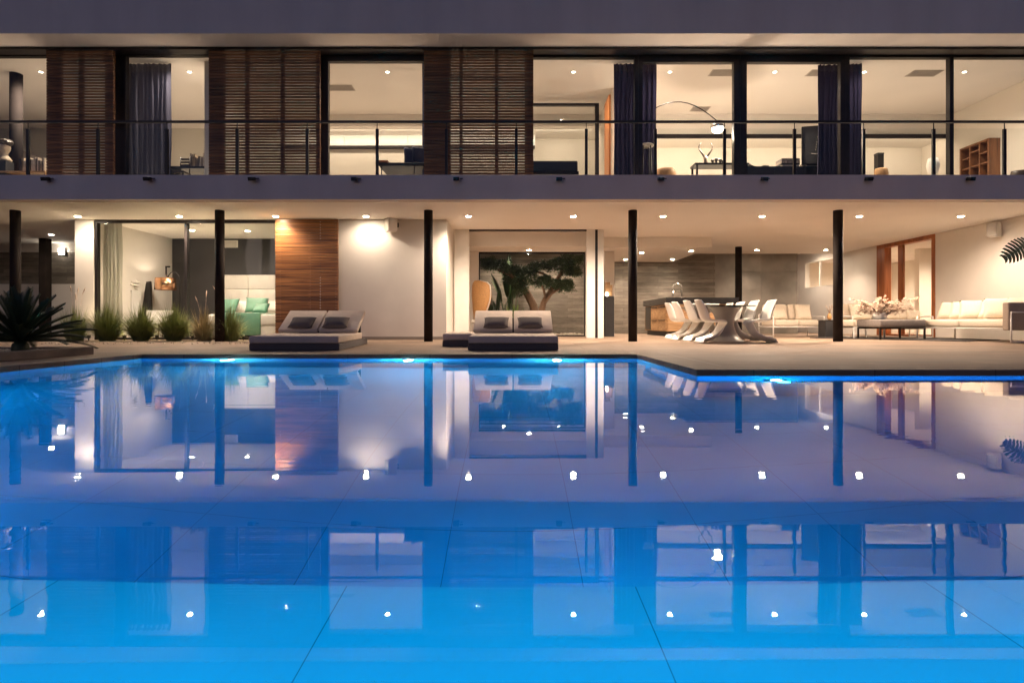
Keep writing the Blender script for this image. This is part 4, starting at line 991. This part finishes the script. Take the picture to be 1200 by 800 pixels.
# bar stool silhouettes between the navy curtains
t = up('bar_stool', 'dark bar stool with pale round seat between two navy curtains', 'stool', 757, 12.62)
zt = PZ(170, 12.62) - FL
g = MB(); g.lathe([(.0001, zt - .04), (.17, zt - .04), (.18, zt - .02), (.17, zt), (.0001, zt)], seg=24); g.build('seat', 'paper', t)
for a in (45, 135, 225, 315):
    g = MB(); g.tube([(.12 * math.cos(R(a)), .12 * math.sin(R(a)), zt - .041), (.17 * math.cos(R(a)), .17 * math.sin(R(a)), 0)], .014, 6); g.build('leg', 'metal', t)
def tub_chair(label, px, Y, top_px, m='rattan', w_=.3):
    t = up('tub_chair', label, 'chair', px, Y); h = PZ(top_px, Y) - FL
    g = MB(); g.lathe([(w_ * .7, h - .42), (w_ * .95, h - .3), (w_, h - .12), (w_ * .9, h - .02), (w_ * .8, h)], seg=22, a0=R(180), a1=R(360)); sh = g.build('backrest', m, t); md = sh.modifiers.new('thickness', 'SOLIDIFY'); md.thickness = .025
    g = MB(); g.lathe([(.0001, h - .46), (w_ * .8, h - .45), (w_ * .85, h - .40), (.0001, h - .38)], seg=22); g.build('seat', 'linen', t)
    for a in (45, 135, 225, 315):
        g = MB(); g.tube([(.15 * math.cos(R(a)), .15 * math.sin(R(a)), h - .45), (.24 * math.cos(R(a)), .24 * math.sin(R(a)), 0)], .014, 6); g.build('leg', 'oak', t)
tub_chair('rattan tub chair back showing below the arc lamp at the left', 780, 13.0, 198.5, w_=.24)
tub_chair('small brown chair back in front of the white cabinets at the right', 1032, 13.2, 198, w_=.16)
tub_chair('dark chair back at the far right edge upstairs', 1193, 13.2, 203 - 2, 'horn', w_=.2)
g = MB(); g.lathe([(.02, 0), (.1, .05), (.14, .25), (.10, .42), (.001, .46)], seg=20); o = g.build('floor_cushion', 'linen'); Y = 13.4; o.location = (PX(1093.5, Y), Y, PZ(206, Y)); tag(o, 'rounded white chair top at the foot of the railing post on the right', 'chair')
t = up('chimney_breast', 'narrow dark flue standing before the white back wall upstairs', 'flue', 1030, 16.6)
zt = PZ(182, 16.6) - FL; box('flue', 'metal', t, -.09, .09, -.09, .09, 0, zt); box('cap', 'black', t, -.095, .095, -.095, .095, zt + .001, zt + .05)
# lounge chair
Y = 12.85; t = up('lounge_chair', 'low dark lounge chair with two navy cushions beside the right louvred shutter', 'lounge chair', 474, Y)
z0 = PZ(199, Y) - FL
g = MB(); g.rbox(-.52, .62, -.4, .4, z0 - .02, z0 + .06, .02); g.build('seat', 'blackmatt', t)
g = MB(); g.box(-.54, -.30, -.42, .42, z0 + .061, z0 + .10); g.build('armrest', 'doorwood', t)
for xx in (-.45, .3, .55):
    for yy in (-.35, .35):
        g = MB(); g.tube([(xx, yy, z0 - .02), (xx - .04, yy, 0)], .014, 6); g.build('leg', 'steel', t)
for k, (px, lb) in enumerate(((485, 'navy cushion at the left on the lounge chair'), (494, 'navy cushion at the right on the lounge chair, beside the shutter'))):
    pillow(lb, (PX(px, Y), Y - .1, FL + z0 + .27 + .02 * k), .44, .46, .16, 'curtain_dark', R(-10), R(20), group='navy cushions upstairs', seed=k)
t = up('daybed', 'dark daybed half hidden by the right louvred shutter', 'daybed', 645, 12.9)
z0 = PZ(194, 12.9) - FL; g = MB(); g.rbox(-.5, .6, -.4, .4, z0 - .25, z0, .03); g.build('mattress', 'blackmatt', t); box('frame', 'metal', t, -.52, .62, -.42, .42, z0 - .32, z0 - .252)
for xx in (-.45, .5): box('leg', 'metal', t, xx - .03, xx + .03, -.3, .3, 0, z0 - .321)
# white kitchen cabinets at the back wall
t = thing('kitchen_cabinets', 'row of white wall cabinets over a dark shelf in the room behind the lounge chair', 'cabinets', (PX(430, 17), 17.199, FL))
za, zb = PZ(171, 16.8) - FL, PZ(150, 16.8) - FL
for k in range(8):
    x = -2.6 + k * .98; d = box('cabinet_door', 'white', t, x, x + .97, -.4, -.02, za, zb)
box('dark_shelf', 'metal', t, -2.6, 5.22, -.45, -.01, za - .07, za - .005)
box('lower_panel', 'roomwall', t, -2.6, 5.22, -.3, -.01, 0, za - .071)
# lattice shelf on the right wall
t = thing('lattice_shelf', 'tall walnut lattice shelf of staggered boxes on the right upstairs wall', 'shelf', (12.899, 14.9, FL), R(-90))
g = MB(); S = .95; H = 2.04
g.box(-S / 2, -S / 2 + .05, -.30, 0, 0, H); g.box(S / 2 - .05, S / 2, -.30, 0, 0, H); g.box(-S / 2 + .051, S / 2 - .051, -.30, 0, H - .05, H); g.box(-S / 2 + .051, S / 2 - .051, -.30, 0, 0, .05)
g.build('frame', 'shelfwood', t)
g = MB(); rng = random.Random(5); xs = [-S / 2 + .051, -.17, .14, S / 2 - .051]
for i in range(3):
    zz = .05; k = 0
    while zz < H - .3:
        zz += .28 + .12 * ((i + k) % 2); k += 1
        if zz < H - .15: g.box(xs[i] + .03, xs[i + 1] - .005, -.28, -.01, zz, zz + .035)
    if i: g.box(xs[i] - .006, xs[i] + .029, -.28, -.01, .051, H - .051)
g.build('shelf', 'shelfwood', t)
# left room: table with standing books and chairs
t = up('long_table', 'dark table with a row of standing books beside the second lit window', 'table', 232, 13.2)
zt = PZ(199, 13.2) - FL; box('top', 'black', t, -.6, .5, -.3, .3, zt - .05, zt)
for xx in (-.55, .45): box('leg', 'metal', t, xx - .03, xx + .03, -.2, .2, 0, zt - .051)
def book_row(label, px0, px1, Y, z, h):
    t = thing('book_row', label, 'books', (PX(px0, Y), Y, z)); rng = random.Random(px0); x = 0; W = PX(px1, Y) - PX(px0, Y); k = 0
    while x < W:
        w_ = rng.uniform(.025, .06); hh = h * rng.uniform(.7, 1.05)
        b = box('book', rng.choice(['paper', 'books', 'horn', 'bone', 'greyfab']), t, 0, w_ - .004, -.1, .1, .001, hh); b.location.x = x; b.rotation_euler.y = rng.choice([0, 0, .12, -.0]); x += w_ + .002; k += 1
book_row('row of standing books on the dark table in the second lit window', 224, 245, 13.2, FL + zt, .36)
t = up('desk_chair', 'small dark slatted chair left of the standing books', 'chair', 217, 13.0)
h = PZ(184, 13.0) - FL
g = MB()
for k in range(4): g.box(-.10, .10, -.01, .01, h - .08 - k * .07, h - .04 - k * .07)
g.tube([(-.11, 0, h - .4), (-.11, 0, h)], .012, 6); g.tube([(.11, 0, h - .4), (.11, 0, h)], .012, 6); g.build('backrest', 'horn', t); box('seat', 'horn', t, -.14, .14, -.3, .0, h - .45, h - .41)
for xx in (-.11, .11):
    for yy in (-.27, -.02): box('leg', 'horn', t, xx - .012, xx + .012, yy - .012, yy + .012, 0, h - .451)
t = up('low_bookcase', 'low bookcase in the leftmost upper room', 'bookcase', 32, 13.25)
zt = PZ(203, 13.25) - FL; box('top', 'oak', t, -.75, .6, -.2, .2, zt - .04, zt); box('side_panel', 'oak', t, -.75, -.71, -.19, .19, 0, zt - .041); box('side_panel', 'oak', t, .56, .6, -.19, .19, 0, zt - .041); box('shelf', 'oak', t, -.709, .559, -.19, .19, .5, .53)
book_row('leaning books on the low bookcase right of the dark pillar', 27, 55, 13.25, FL + zt, .34)
t = up('bust', 'pale bust with dark curly hair on a stand left of the dark pillar', 'sculpture', 6, 13.2, 0)
h = PZ(190, 13.2) - FL; box('stand', 'blackmatt', t, -.14, .14, -.14, .14, 0, h)
g = MB(); g.lathe([(.12, h + .002), (.14, h + .05), (.06, h + .16), (.055, h + .2), (.10, h + .28), (.11, h + .38), (.05, h + .47), (.001, h + .48)], seg=18); g.build('head', 'bone', t)
g = MB(); t_ = bmesh.new(); bmesh.ops.create_icosphere(t_, subdivisions=3, radius=.14); rng = random.Random(2)
for v in t_.verts: v.co *= rng.uniform(.85, 1.2); v.co.z *= .6
g.merge(t_, Matrix.Translation((.02, .01, h + .47))); g.build('hair', 'horn', t)
t = thing('sloped_ceiling_panel', 'sloping beige stair panel behind the leftmost window', 'panel', (PX(20, 15.5), 15.5, FL))
g = MB(); g.bm.faces.new([g.bm.verts.new(p) for p in ((-2.6, 0, 0), (3, 0, 0), (3, 0, PZ(182, 15.5) - FL - .9), (-2.6, 0, PZ(160, 15.5) - FL + .6))]); o = g.build('panel', 'armfab', t); md = o.modifiers.new('thickness', 'SOLIDIFY'); md.thickness = .08

# ------------------------------------------------------------------ plants
# left planter with gravel and cycad
PXE = -6.2
t = thing('planter', 'low stone bordered planting bed at the left pool edge', 'planter', (PXE, 7.0, .0))
g = MB()
g.rbox(-.14, 0, -9.5, 1.1, deck_z(7) + .001, deck_z(7) + .115, .008); g.build('kerb', 'curb', t)
g = MB(); g.rbox(-9, -.141, .96, 1.1, deck_z(8) + .001, deck_z(7) + .114, .008); g.build('end_kerb', 'curb', t)
g = MB(); g.box(-9, -.1405, -9.5, .9595, deck_z(7) + .002, deck_z(7) + .07); g.build('soil', 'ground', t)
g = MB(); rng = random.Random(21)
def pebbles(g, n, fx, fy, z, rng, smax=.03):
    for k in range(n):
        r = rng.uniform(.010, smax); c = Vector((fx(), fy(), z + r * .3)); b = bmesh.new(); bmesh.ops.create_icosphere(b, subdivisions=1, radius=r)
        sx, sy, sz = rng.uniform(.8, 1.4), rng.uniform(.8, 1.3), rng.uniform(.5, .8)
        for v in b.verts: v.co = Vector((v.co.x * sx, v.co.y * sy, v.co.z * sz)) + c
        g.merge(b)
pebbles(g, 1500, lambda: rng.uniform(-8.4, PXE - .16), lambda: rng.uniform(5.6, 7.93), deck_z(7) + .07, rng)
pebbles(g, 500, lambda: rng.uniform(-10, -5.0), lambda: rng.uniform(10.6, 12.35), deck_z(11.0) - .006, rng, .026)
tag(g.build('gravel', 'gravel'), 'pale gravel covering the planting beds', 'gravel', kind='stuff')

def cycad(x, y, z, R_, n, seed):
    t = thing('cycad', 'dark spiky cycad in the planting bed at the left edge', 'cycad', (x, y, z))
    g = MB(); g.lathe([(.08, 0), (.10, .05), (.09, .12), (.05, .17), (.001, .19)], seg=16); g.build('trunk', 'leafdark', t)
    rng = random.Random(seed); g = MB()
    for k in range(n):
        az = k * 2.39996 + rng.uniform(-.15, .15); u = (k + .5) / n
        el = R(84 - 84 * u ** .85) + rng.uniform(-.06, .06); ln = R_ * (rng.uniform(.86, 1.05)) * (.93 + .12 * u)
        h = Vector((math.cos(az), math.sin(az), 0)); P = []
        for q in range(13):
            s = q / 12; a = el - s * s * R(8 + 22 * u)
            if q == 0: p = Vector((0, 0, .15))
            else: p = p + (h * math.cos(a) + Vector((0, 0, math.sin(a)))) * (ln / 12)
            P.append(p.copy())
        side = h.cross(Vector((0, 0, 1)))
        g.tube(P, [.009 - .0065 * q / 12 for q in range(13)], 4)
        m_ = 44
        for q in range(4, m_):
            s = q / m_; i = min(11, int(s * 12)); fr = s * 12 - i; c = P[i].lerp(P[i + 1], fr); d = (P[i + 1] - P[i]).normalized(); upv = side.cross(d)
            L = .155 * R_ * math.sin(math.pi * (.12 + .8 * s)) ** .6
            for sg in (-1, 1):
                dr = (side * sg * .62 + d * .72 + upv * .32).normalized(); wd = d * .009
                g.poly([c - wd, c + dr * L * .55 - wd * .6 + upv * .006, c + dr * L, c + dr * L * .55 + wd * .7 + upv * .006, c + wd])
    g.build('fronds', 'leafdark', t, normals=False)
cycad(PX(24, 7.35), 7.35, deck_z(7) + .06, .80, 52, 4)

def grass_clump(label, px, Y, h, w_, m, seed, n=620, plume=0, wild=0):
    x = PX(px, Y); t = thing('grass_clump', label, 'ornamental grass', (x, Y, deck_z(Y)), group='ornamental grasses before the bedroom')
    rng = random.Random(seed); g = MB()
    for k in range(n):
        az = rng.uniform(0, 2 * math.pi); r0 = .14 * math.sqrt(rng.random()); sp = w_ * (rng.random() ** .6) * .88; L = h * rng.uniform(.62, 1.12) * (1 - .10 * (sp / w_) ** 2)
        if k % 5 == 0: L *= rng.uniform(.35, .7); sp = w_ * rng.uniform(.5, .95)
        if wild and rng.random() < wild: sp *= 1.5; L *= 1.15
        d = Vector((math.cos(az), math.sin(az), 0)); s_ = Vector((-d.y, d.x, 0)); wd = rng.uniform(.0025, .006)
        tw = rng.uniform(-.6, .6); s_ = (s_ * math.cos(tw) + d * math.sin(tw)); pv = None; b0 = d * r0 * (1 if rng.random() < .7 else -1)
        for q in range(6):
            s = q / 5; p = b0 + d * sp * 1.25 * s ** 1.35 + Vector((0, 0, max(.01 * s, L * (s * (1 - .15 * (sp / w_)) - .52 * s ** 2.6 * (sp / w_) ** 1.5)))); ww = wd * (1 - s ** 2 * .9)
            cur = (g.bm.verts.new(p - s_ * ww), g.bm.verts.new(p + s_ * ww))
            if pv: g.bm.faces.new((pv[0], pv[1], cur[1], cur[0]))
            pv = cur
    g.build('blades', m, t, normals=False)
    if plume:
        g = MB()
        for k in range(plume):
            az = rng.uniform(0, 6.28); d = Vector((math.cos(az), math.sin(az), 0)) * rng.uniform(.05, w_ * .8); tp = d + Vector((0, 0, h * rng.uniform(1.1, 1.4)))
            g.tube([d * .1, d * .5 + Vector((0, 0, h * .7)), tp], .002, 4)
            g.tube([tp - (d * .1 + Vector((0, 0, .04))), tp + d * .15 + Vector((0, 0, .05)), tp + d * .3 + Vector((0, 0, .12))], [.003, .012, .002], 5)
        g.build('plumes', 'blossom', t)
Yg = 11.72
grass_clump('grass clump half hidden behind the cycad', 88, Yg, .82, .32, 'grass', 1, n=800, plume=4)
grass_clump('round green grass clump in front of the grey sheer curtain', 126, Yg, .84, .42, 'grass', 2, n=1700)
grass_clump('round green grass clump in front of the white pedestal', 165, Yg, .82, .42, 'grass', 3, n=1700)
grass_clump('wide green grass clump below the copper lamp', 204, Yg, .84, .45, 'grass', 4, n=1800)
grass_clump('thin dry grass clump with a pale plume left of the dark column', 240, Yg, .76, .36, 'drygrass', 5, n=600, plume=2, wild=.15)
grass_clump('loose green grass clump around the dark column', 270, Yg + .02, .86, .42, 'grass', 6, n=900, plume=1, wild=.15)

# bonsai pine in the courtyard
Yb = 17.0
def bp(px, py, dy=0): return Vector((PX(px, Yb), dy, PZ(py, Yb) - DK))
t = thing('bonsai_tree', 'cloud pruned bonsai tree with forked trunk before the board concrete wall', 'tree', (0, Yb, DK))
g = MB()
g.tube([bp(630, 392), bp(628.5, 375, -.05), bp(625, 358, .0), bp(618, 344, .05), bp(610, 333, .0), bp(598, 322, -.1), bp(583, 316, -.05)], [.20, .16, .13, .12, .09, .07, .035], 10)
g.tube([bp(631, 391, .1), bp(633, 372, .05), bp(637, 355, .1), bp(644, 343, .12), bp(652, 330, .05), bp(659, 318, 0), bp(668, 311, -.05)], [.14, .11, .09, .08, .065, .05, .03], 10)
g.tube([bp(636, 357, .1), bp(646, 344, -.1), bp(656, 338, -.15)], [.06, .045, .03], 8)
g.tube([bp(618, 344, .05), bp(615, 336, -.15), bp(612, 328, -.2)], [.06, .045, .03], 8)
g.tube([bp(652, 330, .05), bp(640, 322, .1), bp(630, 318, .1)], [.05, .04, .025], 8)
g.tube([bp(640, 350, .1), bp(637, 340, -.1), bp(634, 334, -.12)], [.05, .035, .025], 8)
tr = g.build('trunk', 'bark', t)
rng = random.Random(8); g = MB()
pads = [(583, 312, .50, .42, .20, -.05), (573, 310, .28, .3, .16, -.1), (597, 318, .40, .4, .18, -.1), (610, 330, .36, .36, .22, -.15), (612, 340, .26, .3, .20, -.2), (616, 318, .42, .45, .22, .15), (636, 314, .50, .45, .24, .1), (655, 310, .48, .42, .22, 0), (671, 306, .42, .42, .22, -.05), (665, 318, .34, .3, .16, 0), (672, 320, .2, .2, .12, -.1),
        (635, 332, .30, .3, .19, -.12), (655, 335, .42, .4, .18, -.15), (662, 338, .30, .3, .16, -.15), (598, 328, .3, .3, .15, .1)]
for px, py, rx, ry, rz, dy in pads:
    c0 = bp(px, py, dy)
    sub = [(c0 + Vector((rng.uniform(-.75, .75) * rx, rng.uniform(-.75, .75) * ry, rng.uniform(-.4, .6) * rz)), rng.uniform(.10, .17)) for _ in range(int(14 + 30 * rx))]
    for c, r in sub:
        for k in range(64):
            v = Vector((rng.gauss(0, 1), rng.gauss(0, 1), rng.gauss(.35, .8))).normalized(); p = c + v * r * rng.uniform(.45, 1)
            d = (v + Vector((rng.uniform(-.5, .5), rng.uniform(-.5, .5), rng.uniform(-.1, .7)))).normalized(); s_ = d.orthogonal().normalized(); s_ = Matrix.Rotation(rng.uniform(0, 6.28), 3, d) @ s_
            L = rng.uniform(.035, .065); g.poly([p - s_ * .009, p + d * L * .6 - s_ * .013, p + d * L, p + d * L * .6 + s_ * .013, p + s_ * .009])
g.build('crown', 'bonsaileaf', t, normals=False)
lamp('SPOT', (0, 0, 0), 9, WARM, None, angle=110, blend=1, radius=.04, rot=(R(180 - 10), 0, 0)).location = (PX(640, 16.3), 16.2, DK + .05)  # added uplight without a fixture, lifts the covered courtyard

def blade_leaf(g, base, direc, L, W, droop=.25, fold=.15, seg=10, split=False):
    d = direc.normalized(); side = d.cross(Vector((0, 0, 1)))
    side = side.normalized() if side.length > .05 else Vector((1, 0, 0)); p = base.copy(); rows = []
    for q in range(seg + 1):
        s = q / seg; w_ = W * math.sin(math.pi * min(1, .06 + .94 * s)) ** .75 * (1 - .25 * s); n_ = side.cross(d).normalized()
        rows.append([g.bm.verts.new(p - side * w_ + n_ * fold * w_), g.bm.verts.new(p), g.bm.verts.new(p + side * w_ + n_ * fold * w_)])
        p = p + d * (L / seg); d = (d + Vector((0, 0, -droop / seg))).normalized()
    for a, b in zip(rows, rows[1:]):
        g.bm.faces.new((a[0], a[1], b[1], b[0])).smooth = True; g.bm.faces.new((a[1], a[2], b[2], b[1])).smooth = True
def strelitzia(label, px, Y, n, h, seed, m='leaf', base_py=None):
    t = thing('broad_leaf_plant', label, 'plant', (PX(px, Y), Y, DK), group='broad leaved plants behind the courtyard glass'); rng = random.Random(seed); g = MB(); st = MB()
    for k in range(n):
        az = rng.uniform(0, 6.28); tl = rng.uniform(.05, .45); d = Vector((math.cos(az) * tl, math.sin(az) * tl * .6, 1)).normalized(); H = h * rng.uniform(.55, 1)
        q = d * H * .55; st.tube([(0, 0, 0), q * .5, q], .012, 5); blade_leaf(g, q, d, H * .5, H * .055, rng.uniform(.2, .9))
    st.build('stems', m, t); g.build('leaves', m, t, normals=False)
strelitzia('tall broad leaved plant behind the left of the bonsai', 598, 18.1, 12, 2.6, 3)
strelitzia('mid height broad leaved plant left of the bonsai trunk', 583, 17.6, 9, 1.4, 5)
strelitzia('low bright leaved plant at the foot of the bonsai', 603, 16.6, 16, 1.0, 6, 'leafpale')
strelitzia('low broad leaved plant beside the rattan chair', 576, 17.0, 10, 1.2, 9)
g = MB(); rng = random.Random(33)
pebbles(g, 420, lambda: rng.uniform(-.8, 2.4), lambda: rng.uniform(15.7, 18.6), DK, rng, .05)
tag(g.build('gravel', 'gravel'), 'pale pebbles on the courtyard floor', 'gravel', kind='stuff')

# monstera plant at the right (leaf reaches into view)
t = thing('monstera_plant', 'dark monstera leaf arching into view at the right edge', 'plant', (10.15, 10.0, DK))
g = MB(); g.lathe([(.18, 0), (.24, .25), (.26, .45), (.235, .45), (.22, .40), (.001, .40)], seg=28); g.build('pot', 'greybase', t)
rng = random.Random(17)
def monstera_leaf(base, tip, width, nrm):
    g = MB(); ax = (tip - base); L = ax.length; d = ax.normalized(); s_ = d.cross(nrm).normalized(); n_ = s_.cross(d)
    K = 9; mid = [base + d * L * (i / K) + n_ * .10 * L * math.sin(math.pi * i / K) for i in range(K + 1)]
    for i in range(K):
        a, b = mid[i], mid[i + 1]; f = (i + .5) / K; w_ = width * math.sin(math.pi * (.14 + .80 * f)) ** .7
        for sg in (-1, 1):
            sw = d * (.35 * w_ * (.3 + f)); o0 = a + s_ * sg * w_ + sw - n_ * .12 * w_; o1 = b + s_ * sg * w_ + sw - n_ * .12 * w_
            m0, m1 = a.lerp(o0, .55) + n_ * .02, b.lerp(o1, .55) + n_ * .02; gap = (o1 - o0) * .16
            for q in ([a, b, m1 - gap * .5, m0 + gap * .5], [m0 + gap * .5, m1 - gap * .5, o1 - gap * 1.2, o0 + gap * 1.2]):
                g.poly(q).smooth = True
    return g
def stem_to(p, seed):
    g = MB(); g.tube([(0, 0, .38), (p.x * .15, p.y * .3, .38 + (p.z - .38) * .6), (p.x * .55, p.y * .6, p.z * .98), tuple(p)], [.014, .012, .010, .007], 6); return g
# the leaf seen in the photograph
w0 = Vector((PX(1204, 10.4), 10.4, PZ(283, 10.4))) - t.location; w1 = Vector((PX(1176, 10.4), 10.4, PZ(303, 10.4))) - t.location
ctr = (w0 + w1) / 2
stem_to(w0, 1).build('stem', 'leafdark', t)
lg = monstera_leaf(w0, w1, .20, Vector((.55, -.75, .45))); lg.build('leaf', 'leafdark', t, normals=False)
for k in range(6):
    a = R(-60 + 50 * k); p = Vector((.35 + .35 * abs(math.cos(a)), .6 * math.sin(a) - .2, 1.1 + .22 * (k % 3))); e = p + Vector((.30, .22 * math.sin(a), -.16))
    stem_to(p, k).build('stem', 'leafdark', t); monstera_leaf(p, e, .2, Vector((.2, -.4, .9))).build('leaf', 'leafdark', t, normals=False)
# trees and hedge beyond the house give the place its surroundings
# ------------------------------------------------------------------ world, sun, camera
w = bpy.data.worlds.new('World'); sc.world = w; w.use_nodes = True; nt = w.node_tree
bg = nt.nodes['Background']; sky = nt.nodes.new('ShaderNodeTexSky'); sky.sky_type = 'NISHITA'; sky.sun_disc = False
SUN_EL, SUN_ROT = R(-3.0), R(200)
sky.sun_elevation = SUN_EL; sky.sun_rotation = SUN_ROT; sky.air_density = 1.4; sky.dust_density = 1.5; sky.ozone_density = 4
tn = nt.nodes.new('ShaderNodeMix'); tn.data_type = 'RGBA'; tn.blend_type = 'MULTIPLY'; tn.inputs['Factor'].default_value = 1; tn.inputs['B'].default_value = (1, .85, .70, 1)
nt.links.new(sky.outputs[0], tn.inputs['A']); nt.links.new(tn.outputs['Result'], bg.inputs['Color']); bg.inputs['Strength'].default_value = .56
d = bpy.data.lights.new('sun', 'SUN'); d.energy = .02; d.angle = R(12); d.color = (1, .8, .7)
o = bpy.data.objects.new('sun', d); COL.objects.link(o); o.rotation_euler = (R(84), 0, R(-20))
cd = bpy.data.cameras.new('camera'); cam = bpy.data.objects.new('camera', cd); COL.objects.link(cam)
cam.location = (0, 0, EYE); cam.rotation_euler = (R(90), 0, 0); cd.sensor_width = 36; cd.lens = 640 / 1200 * 36; cd.shift_y = -23 / 1200; cd.clip_start = .05; cd.clip_end = 3000
sc.camera = cam
vs = sc.view_settings; vs.view_transform = 'Standard'; vs.look = 'None'; vs.exposure = 2.4; vs.gamma = 1; vs.use_curve_mapping = False
sc.render.engine = 'CYCLES'; cy = sc.cycles
cy.use_denoising = True; cy.max_bounces = 10; cy.diffuse_bounces = 5; cy.glossy_bounces = 5; cy.transmission_bounces = 6; cy.transparent_max_bounces = 24
cy.caustics_reflective = False; cy.caustics_refractive = False; cy.sample_clamp_indirect = 6; cy.sample_clamp_direct = 0; cy.use_light_tree = True
